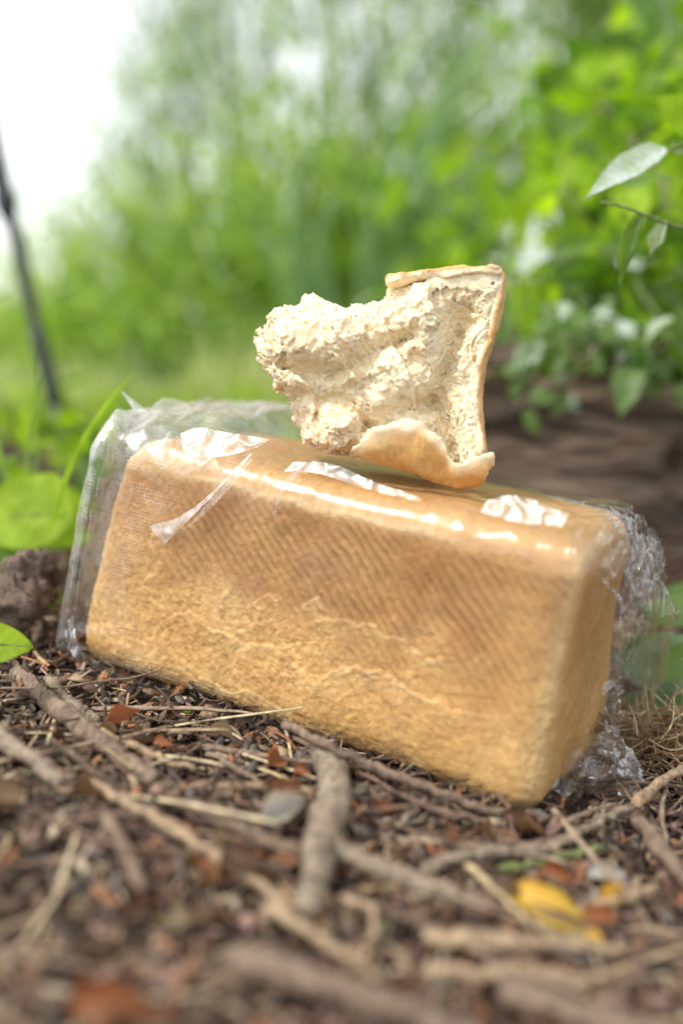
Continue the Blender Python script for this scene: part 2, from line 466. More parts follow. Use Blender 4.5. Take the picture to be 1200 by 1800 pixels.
def build_loaf():
    P, F = box_grid(LW / 2, LD / 2, LH / 2, 390, 90, 190)
    Q, n = loaf_base(P, 0.0190)
    D = loaf_bulge(Q, n)
    x, y, z = Q[:, 0], Q[:, 1], Q[:, 2]
    front = sstep(0.5, 0.9, -n[:, 1]); top = sstep(0.5, 0.95, n[:, 2]); side = sstep(0.6, 0.95, np.abs(n[:, 0]))
    wob = fbm(Q, 0.05, 3, 0.5, 8.0)
    # pale roll under the top edge, with a groove below it
    zr = LH / 2 - 0.0120 + 0.0050 * wob - 0.006 * sstep(0.3, 1, x / (LW / 2))
    onside = np.clip(1 - top, 0, 1) * sstep(-0.2, 0.4, -n[:, 1] + np.abs(n[:, 0]) * 0.7)
    onside = onside * (1 - 0.75 * sstep(0.02, 0.10, x)) * (1 - 0.6 * side)
    roll = np.exp(-((z - zr) / 0.0028) ** 2) * onside * (0.75 + 0.5 * wob)
    groove = np.exp(-((z - zr - 0.0058) / 0.0024) ** 2) * onside
    h = 0.0013 * roll * (0.2 + 1.0 * sstep(-.3, .4, fbm(Q, 0.03, 2, .5, 99))) - 0.0007 * groove
    # ribs pressed by the tin, running down to the right across the upper part
    upper = sstep(-0.25, 0.35, z / (LH / 2) + 0.5 * fbm(Q, 0.06, 3, 0.5, 21.0) + 0.25 * sstep(-0.3, 0.8, x / (LW / 2)))
    dg = (x + z) / math.sqrt(2)
    ph = (dg + 0.0022 * fbm(Q, 0.03, 3, 0.5, 12.0)) / 0.0048
    rib = np.sin(2 * np.pi * ph)
    ribm = upper * front * sstep(-0.85, -0.45, x / (LW / 2)) * sstep(0.0, 0.005, zr - z) * (0.25 + 0.8 * sstep(-0.5, 0.5, fbm(Q, 0.03, 3, 0.6, 77)))
    h += 0.00042 * rib * ribm
    # torn, terraced skin in the lower half
    s = 2.1 * (fbm(Q * np.array([1, 1, 1.7]), 0.070, 6, 0.52, 40.0) + 1.5) + 0.0 * z
    fr = s - np.floor(s)
    ter = np.floor(s) + sstep(0.0, 0.14, fr) - 0.75 * fr
    terr_m = (1 - upper * 0.85) * sstep(-1.3, -0.6, -np.abs(z / (LH / 2) + 0.25)) * (1 - side * 0.7)
    tloc = (sstep(0.0, 0.14, fr) - 0.75 * fr)
    terr_m = terr_m * sstep(-0.25, 0.25, fbm(Q, 0.05, 2, 0.5, 140.0))
    h += 0.0012 * (tloc - 0.3) * terr_m * front
    # torn skin ledges at the places the photo shows them
    iM = M_loaf.inverted()
    def onloaf(px, py):
        o_ = iM @ Vector((0, 0, CAM_H)); d_ = iM.to_3x3() @ Vector(ray(px, py))
        q = o_ + d_ * ((-LD / 2 - o_.y) / d_.y); return (q.x, q.z)
    rim = np.zeros(len(Q), dtype=np.float32)
    xz = np.c_[x, z] + 0.0034 * np.c_[perlin(Q / 0.009 + 3), perlin(Q / 0.009 + 60)] + 0.0010 * np.c_[perlin(Q / 0.0028 + 3), perlin(Q / 0.0028 + 60)]
    for pl, hh_, wd in (([(279, 1047), (337, 1084), (400, 1118), (433, 1132), (480, 1136), (541, 1130)], .0011, .007),
                        ([(470, 1138), (491, 1147), (550, 1197), (575, 1180), (600, 1172), (665, 1180), (715, 1215), (790, 1240), (840, 1250)], .0017, .011),
                        ([(441, 1109), (450, 1065), (467, 1042), (488, 1062), (512, 1117)], .0010, .006),
                        ([(530, 1075), (550, 1048), (572, 1075)], .0008, .005),
                        ([(560, 1090), (640, 1098), (690, 1120), (750, 1160), (800, 1160)], .0010, .008),
                        ([(240, 1050), (266, 1000), (258, 940), (330, 925)], .0008, .008),
                        ([(330, 1170), (400, 1215), (450, 1220), (520, 1262)], .0009, .007)):
        L_ = np.array([onloaf(*p) for p in pl])
        best = np.full(len(xz), 1e9); sg = np.zeros(len(xz)); tt_ = np.zeros(len(xz)); m_ = len(L_) - 1
        for k_ in range(m_):
            a_, b_ = L_[k_], L_[k_ + 1]; e_ = b_ - a_; w_ = xz - a_
            t_ = np.clip((w_ @ e_) / (e_ @ e_), 0, 1); dd_ = np.linalg.norm(w_ - t_[:, None] * e_, axis=1)
            mk = dd_ < best; best[mk] = dd_[mk]; sg[mk] = np.sign(e_[0] * w_[:, 1] - e_[1] * w_[:, 0])[mk]; tt_[mk] = ((k_ + t_) / m_)[mk]
        fade = np.sqrt(np.clip(np.sin(np.pi * np.clip(tt_, 0.03, 0.97)), 0, 1)) * (y < 0)
        below = sg < 0
        st_ = np.where(below, np.exp(-best / wd) * sstep(0, 0.0009, best), -0.35 * np.exp(-best / (wd * .5)))
        h += hh_ * st_ * fade * front
        rim += np.where(below, np.exp(-((best - .0020) / .0032) ** 2), 0) * fade * front
    # fine crust texture
    fine = fbm(Q, 0.0036, 3, 0.65, 60.0)
    pim = np.abs(fbm(Q, 0.0026, 2, 0.5, 90.0))
    rough_m = 0.35 + 0.65 * (1 - upper * 0.6)
    rough_m = rough_m * (1 - 0.45 * sstep(-0.2, 0.9, x / (LW / 2)))
    h += rough_m * (0.00048 * fine + 0.00052 * (pim - 0.3))
    h += 0.0010 * fbm(Q, 0.014, 3, 0.5, 15.0) * (1 - 0.5 * upper) - 0.0005
    V = Q + D + n * h[:, None]
    me = mesh_np('loaf', V, F)
    # crust colour: brown where baked, cream on edges and along the roll
    tan = np.array([0.59, 0.335, 0.112]); brown = np.array([0.35, 0.160, 0.050]); cream = np.array([0.70, 0.49, 0.235]); gold = np.array([0.66, 0.42, 0.17])
    c = np.tile(tan, (len(Q), 1))
    patch = sstep(-0.35, 0.45, fbm(Q, 0.045, 4, 0.6, 33.0))[:, None]
    c = c * (1 - 0.4 * patch) + gold * 0.4 * patch
    bk = np.clip(upper * (0.70 + 0.35 * fbm(Q, 0.03, 3, 0.5, 25)) * (0.55 + 0.45 * front + 0.1 * side), 0, 1)
    bk = bk * (1 - 0.35 * sstep(0.35, 0.9, x / (LW / 2)) * (z < 0.03))
    bk = np.maximum(bk, 0.75 * sstep(0.25, 0.6, fbm(Q, 0.07, 3, 0.5, 301)) * (x < -0.06) * front)
    c = c * (1 - bk[:, None]) + brown * bk[:, None]
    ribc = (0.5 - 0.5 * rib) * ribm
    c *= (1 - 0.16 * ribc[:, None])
    edge = np.clip(1 - np.max(np.abs(n), axis=1), 0, 0.3) / 0.3      # rounded edges stay pale
    ed = np.clip(edge * 0.75 * (0.75 + 0.5 * fbm(Q, 0.03, 3, 0.5, 70)), 0, 1)[:, None]
    c = c * (1 - ed) + cream * ed
    rl = np.clip(0.8 * roll, 0, 0.85)[:, None]
    c = c * (1 - rl) + cream * rl
    tp = (0.5 * top * (0.6 + 0.4 * wob))[:, None]
    c = c * (1 - tp) + np.array([0.60, 0.34, 0.13]) * tp
    rm = np.clip(0.30 * rim * (0.4 + sstep(-.4, .4, fbm(Q, .012, 3, .6, 207))), 0, .5)[:, None]; c = c * (1 - rm) + cream * rm
    mot = 1 + 0.36 * fbm(Q, 0.0035, 3, 0.6, 55)[:, None] * np.array([0.7, 1.0, 1.3]) * rough_m[:, None] + 0.12 * (tloc * terr_m)[:, None]
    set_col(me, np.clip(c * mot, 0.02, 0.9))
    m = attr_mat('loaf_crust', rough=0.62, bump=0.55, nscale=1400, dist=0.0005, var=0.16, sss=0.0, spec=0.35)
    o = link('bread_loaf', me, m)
    o.matrix_world = M_loaf
    tag(o, 'whole golden brown bread loaf inside the clear plastic bag', 'bread')
build_loaf()

# ------------------------------------------------------------------ plastic bag
def film_mat():
    m, nt, out = new_mat('clear_film')
    tc = N(nt, 'ShaderNodeTexCoord')
    # fine grid of dots pressed in the film
    vs = N(nt, 'ShaderNodeTexVoronoi', feature='F1', Scale=500.0)
    vs.inputs['Randomness'].default_value = 0.12
    nt.links.new(tc.outputs['Object'], vs.inputs['Vector'])
    dots = ramp(nt, [(0.20, (1, 1, 1)), (0.34, (0, 0, 0))])
    nt.links.new(vs.outputs['Distance'], dots.inputs['Fac'])
    at = N(nt, 'ShaderNodeAttribute', attribute_name='Col')      # R: crumpled / doubled film, G: where dots show, B: white haze, painted glare included
    sp = N(nt, 'ShaderNodeSeparateColor'); nt.links.new(at.outputs['Color'], sp.inputs[0])
    cr = N(nt, 'ShaderNodeTexNoise', Scale=55.0, Detail=3.0, Roughness=0.5)
    nt.links.new(tc.outputs['Object'], cr.inputs['Vector'])
    br = N(nt, 'ShaderNodeTexNoise', Scale=150.0, Detail=4.0, Roughness=0.6); nt.links.new(tc.outputs['Object'], br.inputs['Vector'])
    brm = N(nt, 'ShaderNodeMapRange'); brm.inputs[1].default_value = 0.38; brm.inputs[2].default_value = 0.62; brm.inputs[3].default_value = 0.35; brm.inputs[4].default_value = 1.0
    nt.links.new(br.outputs['Fac'], brm.inputs[0])
    bpn = N(nt, 'ShaderNodeBump', Distance=0.0012)
    bs = N(nt, 'ShaderNodeMath', operation='MULTIPLY_ADD'); nt.links.new(sp.outputs[0], bs.inputs[0]); bs.inputs[1].default_value = 0.5; bs.inputs[2].default_value = 0.03
    nt.links.new(bs.outputs[0], bpn.inputs['Strength'])
    nt.links.new(cr.outputs['Fac'], bpn.inputs['Height'])
    bp2 = N(nt, 'ShaderNodeBump', Distance=0.0004)
    nt.links.new(sp.outputs[1], bp2.inputs['Strength'])
    nt.links.new(dots.outputs[0], bp2.inputs['Height']); nt.links.new(bpn.outputs[0], bp2.inputs['Normal'])
    fr = N(nt, 'ShaderNodeFresnel', IOR=1.5); nt.links.new(bp2.outputs[0], fr.inputs['Normal'])
    a = N(nt, 'ShaderNodeMath', operation='MULTIPLY_ADD'); nt.links.new(fr.outputs[0], a.inputs[0]); a.inputs[1].default_value = 1.0
    dd = N(nt, 'ShaderNodeMath', operation='MULTIPLY'); nt.links.new(dots.outputs[0], dd.inputs[0]); nt.links.new(sp.outputs[1], dd.inputs[1])
    d2 = N(nt, 'ShaderNodeMath', operation='MULTIPLY_ADD'); nt.links.new(dd.outputs[0], d2.inputs[0]); d2.inputs[1].default_value = 0.34
    d3 = N(nt, 'ShaderNodeMath', operation='MULTIPLY_ADD'); nt.links.new(sp.outputs[0], d3.inputs[0]); d3.inputs[1].default_value = 0.03; nt.links.new(sp.outputs[2], d3.inputs[2])
    nt.links.new(d3.outputs[0], d2.inputs[2]); nt.links.new(d2.outputs[0], a.inputs[2]); a.use_clamp = True
    cap = N(nt, 'ShaderNodeMath', operation='MINIMUM'); nt.links.new(a.outputs[0], cap.inputs[0]); cap.inputs[1].default_value = 0.32
    tr = N(nt, 'ShaderNodeBsdfTransparent'); tr.inputs[0].default_value = (0.985, 0.985, 0.985, 1)
    gl = N(nt, 'ShaderNodeBsdfGlossy', Roughness=0.24); gl.inputs['Color'].default_value = (1, 1, 1, 1)
    nt.links.new(bp2.outputs[0], gl.inputs['Normal'])
    rg_ = N(nt, 'ShaderNodeMath', operation='MULTIPLY_ADD'); nt.links.new(sp.outputs[2], rg_.inputs[0]); rg_.inputs[1].default_value = 2.2; rg_.inputs[2].default_value = 0.20; nt.links.new(rg_.outputs[0], gl.inputs['Roughness'])
    mx = N(nt, 'ShaderNodeMixShader'); capm = N(nt, 'ShaderNodeMath', operation='MULTIPLY'); nt.links.new(cap.outputs[0], capm.inputs[0]); nt.links.new(brm.outputs[0], capm.inputs[1])
    nt.links.new(capm.outputs[0], mx.inputs[0])
    nt.links.new(tr.outputs[0], mx.inputs[1]); nt.links.new(gl.outputs[0], mx.inputs[2])
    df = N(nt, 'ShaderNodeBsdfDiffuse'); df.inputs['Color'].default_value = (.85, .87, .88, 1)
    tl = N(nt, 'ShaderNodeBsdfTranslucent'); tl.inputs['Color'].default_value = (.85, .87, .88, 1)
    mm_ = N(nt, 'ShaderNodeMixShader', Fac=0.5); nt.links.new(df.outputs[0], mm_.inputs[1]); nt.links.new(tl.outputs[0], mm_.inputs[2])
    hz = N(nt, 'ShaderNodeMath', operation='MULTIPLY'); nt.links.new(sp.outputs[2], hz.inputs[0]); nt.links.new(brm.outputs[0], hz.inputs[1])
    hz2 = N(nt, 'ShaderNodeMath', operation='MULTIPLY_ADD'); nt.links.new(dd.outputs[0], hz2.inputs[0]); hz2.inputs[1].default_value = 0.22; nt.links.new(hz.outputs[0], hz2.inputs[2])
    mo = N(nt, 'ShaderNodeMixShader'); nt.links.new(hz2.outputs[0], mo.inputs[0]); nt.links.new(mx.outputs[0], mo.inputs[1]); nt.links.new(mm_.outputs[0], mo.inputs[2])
    nt.links.new(mo.outputs[0], out.inputs['Surface'])
    return m
M_FILM = film_mat()

def crease(P, s, seed):
    """sharp folds: ridged noise, 0..1"""
    return 1 - np.minimum(1, np.abs(fbm(P, s, 2, 0.45, seed)) * 2.6)

def build_bag():
    root = empty('plastic_bag', M_loaf.translation, 'clear crinkled plastic bread bag wrapped tightly round the whole loaf', 'plastic bag')
    root.matrix_world = M_loaf
    ns, nt_ = 460, 420
    s = np.linspace(-1, 1, ns); th = np.linspace(0, 2 * np.pi, nt_, endpoint=False)
    S, T = np.meshgrid(s, th, indexing='ij'); S = S.ravel(); T = T.ravel()
    eL, eR = 0.022, 0.034
    X = np.where(S < 0, S * (LW / 2 + eL), S * (LW / 2 + eR))
    over_l = np.clip((-LW / 2 + 0.004 - X) / (eL + 0.004), 0, 1)
    over_r = np.clip((X - LW / 2 + 0.002) / (eR + 0.002), 0, 1)
    # superellipse section
    ct, st = np.cos(T), np.sin(T)
    mm = np.maximum(np.abs(ct), np.abs(st)); cy = ct / mm; cz = st / mm
    g = 0.0020
    hy = (LD / 2 + g) * (1 - 0.99 * over_l ** 1.6) * (1 - 0.96 * over_r ** 1.5)
    hz = (LH / 2 + g) * np.ones_like(X)
    hz = hz * (1 - 0.10 * over_l ** 2) * (1 - 0.30 * over_r ** 2)
    rc = np.minimum(0.0155, hy * 0.95)
    Y = hy * cy; Z = hz * cz
    qy = np.clip(Y, -(hy - rc), hy - rc); qz = np.clip(Z, -(hz - rc), hz - rc)
    ln = np.hypot(Y - qy, Z - qz) + 1e-9
    cyn, czn = (Y - qy) / ln, (Z - qz) / ln
    Y = qy + cyn * rc; Z = qz + czn * rc
    # match the loaf's rounded edges: run the section through the same rounding
    h = np.array([LW / 2, LD / 2, LH / 2])
    body = (over_l <= 0) & (over_r <= 0)
    Pb = np.c_[np.clip(X, -LW / 2, LW / 2), Y, Z]
    nrm = np.c_[np.zeros_like(X), cyn, czn]
    nrm /= np.linalg.norm(nrm, axis=1)[:, None] + 1e-9
    Q = np.clip(Pb, -(h - 0.015), h - 0.015)
    D = loaf_bulge(Pb, nrm)
    P = np.c_[X, Y, Z] + D * np.where(body, 1.0, 0.6)[:, None]
    up = np.clip(nrm[:, 2], 0, 1); fr = np.clip(-nrm[:, 1], 0, 1)
    # loose film standing up along the left half of the front top edge
    loose = sstep(-0.040, -0.085, X) * (cz > 0) * sstep(0.55, 0.98, cz)
    P[:, 2] += 0.0135 * loose * sstep(-1.0, -0.50, cy) * (0.75 + 0.45 * crease(P, 0.05, 2.0)) * (1 - 0.4 * over_l)
    P[:, 2] -= 0.006 * sstep(0.05, 0.13, X) * up * over_r
    # right end pulls down into a bunched tail
    P[:, 2] -= over_r ** 1.3 * 0.022 * (0.5 + 0.5 * up)
    P[:, 1] += over_r ** 1.2 * 0.020
    P[:, 1] -= over_l * (LD / 2 - 0.022)
    # creases
    wr = 0.10 * (1 - fr) + 0.35 * over_l + 1.0 * np.clip(over_r * 1.5, 0, 1) + 0.65 * loose + 0.3 * up * sstep(0.0, 0.12, np.abs(X))
    wr += 0.35 * sstep(-0.02, -0.05, P[:, 2]) * sstep(-0.10, -0.13, X)
    wr += 0.8 * sstep(0.105, 0.135, X) * (1 - fr)
    wr = np.clip(wr, 0, 1.3)
    anis = P * np.array([0.7, 1.0, 1.0])
    anis2 = P * (np.array([0.7, 1.0, 1.0]) + over_r[:, None] * np.array([0.9, 0.5, -0.62]))
    tv = P * np.array([1.0, 0.35, 0.35]) + np.c_[P[:, 2], P[:, 0] * 0, P[:, 0] * 0] * 0.6
    amp = 0.0005 * (fbm(anis, 0.05, 2, 0.5, 11.0) + 0.6) + 0.0006 * crease(anis, 0.03, 11.0) * np.clip(wr, 0, 1) + 0.0017 * np.clip(up, 0, 1) * (1 - 0.95 * np.exp(-((X - 0.02) / 0.05) ** 2)) * crease(tv, 0.028, 51.0) + 0.0042 * wr * crease(anis2, 0.030, 4.0) + 0.0005 * wr * crease(anis2, 0.016, 7.0)
    P += nrm * amp[:, None]
    P[:, 0] += (over_r - over_l) * wr * 0.006 * fbm(P, 0.03, 2, 0.5, 31.0)
    i = np.arange((ns - 1) * nt_); a = i; b = (i // nt_) * nt_ + (i % nt_ + 1) % nt_
    F = np.c_[a, b, b + nt_, a + nt_]
    me = mesh_np('film', P, F)
    dots = np.clip(0.02 + 0.9 * sstep(-0.07, -0.13, X) + 0.8 * sstep(-0.045, -0.062, Z) + 0.3 * up - 0.35 * sstep(-0.05, 0.02, X) * fr, 0.05, 1)
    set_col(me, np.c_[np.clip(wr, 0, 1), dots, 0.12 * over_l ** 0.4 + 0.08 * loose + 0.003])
    link('film', me, M_FILM, root)

    def to_local(v): return M_loaf.inverted() @ v
    def strip(name, A, B, nseg, prof, seed, haze=0.0):
        """pinched film: sheet between two edges given as point lists (world), crumpled"""
        A = curve_pts([to_local(Vector(p)) for p in A], nseg); B = curve_pts([to_local(Vector(p)) for p in B], nseg)
        m_ = 14
        t = np.linspace(0, 1, m_)
        V = A[:, None, :] * (1 - t)[None, :, None] + B[:, None, :] * t[None, :, None]
        V = V.reshape(-1, 3)
        V += (prof * (crease(V, 0.018, seed) - 0.5))[:, None] * np.array([0.3, -1, 0.3]) + prof * 0.25 * fbm(V, 0.012, 2, 0.5, seed)[:, None]
        i = np.arange((nseg - 1) * (m_ - 1)); a = (i // (m_ - 1)) * m_ + i % (m_ - 1)
        me = mesh_np(name, V, np.c_[a, a + 1, a + m_ + 1, a + m_])
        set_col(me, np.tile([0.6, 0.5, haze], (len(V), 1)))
        return link(name, me, M_FILM, root)
    # diagonal pinch across the upper left of the front, glare triangle painted as white haze
    def onf(px, py, off=0.0045):
        o_ = to_local(Vector((0, 0, CAM_H))); d_ = M_loaf.inverted().to_3x3() @ Vector(ray(px, py))
        return M_loaf @ (o_ + d_ * ((-LD / 2 - off - o_.y) / d_.y))
    def facet(px, py, X_, Y_, Z_, nv):
        """point where the ray through a pixel meets the tilted film facet"""
        nv = Vector(nv); p0 = Vector((X_, Y_, Z_)); c0 = Vector((0, 0, CAM_H)); rd = Vector(ray(px, py))
        return c0 + rd * (nv.dot(p0 - c0) / nv.dot(rd))
    def glare_facet(lower, upper, dep, nv, seed, haze=0.06):  # film facet added and tilted to catch the sun; haze whitens the glare
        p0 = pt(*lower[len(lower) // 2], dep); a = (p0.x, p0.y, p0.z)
        o = strip('glare_fold', [facet(u, v, *a, nv) for u, v in lower], [facet(u, v, *a, nv) for u, v in upper], 60, 0.0009, seed, haze)
    glare_facet([(322, 790), (345, 804), (400, 800), (455, 786)], [(318, 762), (350, 752), (410, 762), (475, 772)], .533, (-.15, -.78, .60), 71)
    glare_facet([(500, 828), (560, 832), (640, 858), (740, 882)], [(516, 812), (585, 816), (650, 844), (742, 876)], .500, (-.25, -.75, .60), 73)
    glare_facet([(845, 900), (900, 915), (985, 925)], [(856, 880), (910, 872), (1000, 903)], .472, (-.37, -.71, .59), 75)
    strip('glare_fold', [onf(440, 796), onf(372, 866), onf(318, 907), onf(262, 925)],
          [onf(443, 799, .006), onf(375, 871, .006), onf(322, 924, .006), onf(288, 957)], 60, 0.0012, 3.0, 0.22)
    strip('glare_fold', [onf(330, 925, .004), onf(372, 877, .004), onf(440, 806, .004)],
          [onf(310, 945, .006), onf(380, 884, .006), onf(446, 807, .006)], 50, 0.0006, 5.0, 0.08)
    strip('glare_fold', [onf(552, 808), onf(500, 845), onf(478, 905)],
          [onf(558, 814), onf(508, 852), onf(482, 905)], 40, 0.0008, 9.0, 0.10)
    # sealed ears at the upper left
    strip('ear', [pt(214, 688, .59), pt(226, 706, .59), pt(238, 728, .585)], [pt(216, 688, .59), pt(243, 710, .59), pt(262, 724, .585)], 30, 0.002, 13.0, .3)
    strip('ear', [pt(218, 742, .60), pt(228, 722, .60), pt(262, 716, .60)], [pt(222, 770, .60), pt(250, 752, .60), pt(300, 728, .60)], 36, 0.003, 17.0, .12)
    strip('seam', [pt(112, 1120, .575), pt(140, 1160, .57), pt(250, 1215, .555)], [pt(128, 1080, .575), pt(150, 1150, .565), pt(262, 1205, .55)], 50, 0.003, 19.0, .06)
    # spikes and pleats at the right end
    strip('pleat', [pt(1162, 948, .53), pt(1110, 1020, .52), pt(1072, 1008, .50)], [pt(1130, 955, .53), pt(1096, 1000, .52), pt(1072, 960, .50)], 40, 0.006, 23.0)
    strip('pleat', [pt(1168, 1000, .55), pt(1120, 1120, .54), pt(1075, 1250, .53)], [pt(1100, 930, .55), pt(1085, 1080, .53), pt(1062, 1240, .52)], 60, 0.010, 29.0)
    strip('pleat', [pt(1040, 1008, .488), pt(1085, 1070, .50), pt(1078, 1200, .50)], [pt(1060, 1000, .49), pt(1098, 1070, .51), pt(1086, 1200, .51)], 50, 0.006, 37.0)
    strip('pleat', [pt(1100, 905, .56), pt(1040, 885, .57), pt(960, 868, .58)], [pt(1120, 945, .54), pt(1050, 925, .54), pt(980, 905, .55)], 60, 0.006, 41.0)
    strip('pleat', [pt(1060, 1200, .51), pt(1050, 1300, .50), pt(960, 1390, .485)], [pt(1100, 1180, .54), pt(1075, 1310, .525), pt(1000, 1405, .505)], 50, 0.010, 43.0)
    # bunched tail lying on the ground at the lower right corner
    me = bpy.data.meshes.new('bag_tail')
    nu, nv = 90, 70
    U, Vv = np.meshgrid(np.linspace(0, 2 * np.pi, nu, endpoint=False), np.linspace(0.05, np.pi - 0.05, nv), indexing='ij')
    d = np.c_[(np.cos(U) * np.sin(Vv)).ravel(), (np.sin(U) * np.sin(Vv)).ravel(), np.cos(Vv).ravel()]
    rr = 0.017 * (0.75 + 0.42 * crease(d, 1.3, 2.0) + 0.12 * crease(d, 0.6, 5.0))
    c = to_local(pt(1050, 1352, 0.515))
    Vt = d * rr[:, None] * np.array([1.15, 0.9, 0.95]) + np.array(c)
    i = np.arange(nu * (nv - 1)); a = (i // (nv - 1)) * nv + i % (nv - 1); b = (((i // (nv - 1)) + 1) % nu) * nv + i % (nv - 1)
    me = mesh_np('bag_tail', Vt, np.c_[a, b, b + 1, a + 1])
    set_col(me, np.tile([0.5, 0.05, 0.01], (len(Vt), 1)))
    link('bag_tail', me, M_FILM, root)
build_bag()

# ------------------------------------------------------------------ torn piece of bread
CH_D = 0.530
PXM = CH_D / F_PX           # metres per photo pixel at that distance
def seg_sdf(Pg, poly):
    """signed distance (negative inside) from 2D points to a closed polygon"""
    d = np.full(len(Pg), 1e9); ins = np.zeros(len(Pg), dtype=bool)
    n = len(poly)
    for k in range(n):
        a = poly[k]; b = poly[(k + 1) % n]; e = b - a; w = Pg - a
        t = np.clip((w @ e) / (e @ e), 0, 1)
        d = np.minimum(d, np.linalg.norm(w - t[:, None] * e, axis=1))
        c1 = (a[1] <= Pg[:, 1]) & (b[1] > Pg[:, 1]); c2 = (a[1] > Pg[:, 1]) & (b[1] <= Pg[:, 1])
        cr = e[0] * w[:, 1] - e[1] * w[:, 0]
        ins ^= (c1 & (cr > 0)) | (c2 & (cr < 0))
    return np.where(ins, -d, d)

def path_dist(Pg, path):
    d = np.full(len(Pg), 1e9)
    for a, b in zip(path[:-1], path[1:]):
        e = b - a; w = Pg - a; t = np.clip((w @ e) / (e @ e), 0, 1)
        d = np.minimum(d, np.linalg.norm(w - t[:, None] * e, axis=1))
    return d

def surface_nets(Fd, origin, h):
    """iso-surface 0 of a 3D field (negative inside)"""
    nx, ny, nz = Fd.shape
    ins = Fd < 0
    cs = [(0, 0, 0), (1, 0, 0), (0, 1, 0), (1, 1, 0), (0, 0, 1), (1, 0, 1), (0, 1, 1), (1, 1, 1)]
    def sl(A, c): return A[c[0]:nx - 1 + c[0], c[1]:ny - 1 + c[1], c[2]:nz - 1 + c[2]]
    cnt = sum(sl(ins, c).astype(np.int8) for c in cs)
    act = (cnt > 0) & (cnt < 8)
    idx = np.argwhere(act)
    vid = -np.ones(act.shape, dtype=np.int64); vid[act] = np.arange(len(idx))
    acc = np.zeros((len(idx), 3)); num = np.zeros(len(idx))
    vals = [Fd[idx[:, 0] + c[0], idx[:, 1] + c[1], idx[:, 2] + c[2]] for c in cs]
    for i in range(8):
        for j in range(i + 1, 8):
            if sum(abs(cs[i][k] - cs[j][k]) for k in range(3)) != 1: continue
            m = (vals[i] < 0) != (vals[j] < 0)
            t = np.where(m, vals[i] / np.where(m, vals[i] - vals[j], 1), 0)
            p = np.array(cs[i]) + t[:, None] * (np.array(cs[j]) - np.array(cs[i]))
            acc += p * m[:, None]; num += m
    V = (idx + acc / num[:, None]) * h + origin
    Fs = []
    for ax in range(3):
        o1, o2 = [(1, 2), (2, 0), (0, 1)][ax]
        a = np.moveaxis(ins, ax, 0)
        s0 = [slice(1, -1)] * 3; s0[ax] = slice(0, -1); s1 = list(s0); s1[ax] = slice(1, None)
        A = ins[tuple(s0)]; B = ins[tuple(s1)]
        e = np.argwhere(A != B); fl = A[A != B]
        e = e + 1; e[:, ax] -= 1
        q = []
        for d1, d2 in ((0, 0), (-1, 0), (-1, -1), (0, -1)):
            c = e.copy(); c[:, o1] += d1; c[:, o2] += d2
            q.append(vid[c[:, 0], c[:, 1], c[:, 2]])
        q = np.stack(q, 1)
        q = np.where(fl[:, None], q, q[:, ::-1])
        Fs.append(q)
    return V, np.concatenate(Fs)

CPX = lambda pts: np.array([((x - 660) * PXM, (670 - y) * PXM) for x, y in pts])
OUTLINE = CPX([(884, 476), (884, 510), (868, 570), (850, 620), (841, 655), (843, 720), (846, 785), (820, 815), (780, 838), (700, 818), (630, 797),
               (560, 790), (526, 775), (519, 748), (503, 738), (502, 705), (512, 694), (498, 682), (482, 678), (474, 655), (460, 640), (450, 622), (447, 600),
               (441, 582), (446, 565), (462, 552), (466, 541), (490, 525), (518, 524), (530, 512), (548, 507), (568, 520), (600, 528), (634, 520),
               (656, 520), (672, 508), (684, 488), (760, 479), (830, 474)])
FLAP = CPX([(614, 790), (636, 772), (652, 756), (700, 741), (737, 744), (762, 764), (776, 776), (786, 806), (806, 810), (836, 798), (862, 793), (860, 818), (852, 840), (838, 857),
            (800, 860), (768, 850), (720, 832), (668, 817), (630, 803)])
SIDE = CPX([(876, 482), (873, 515), (860, 570), (843, 620), (834, 660), (836, 720), (842, 792)])
TOPP = CPX([(686, 492), (760, 482), (830, 477), (870, 478)])

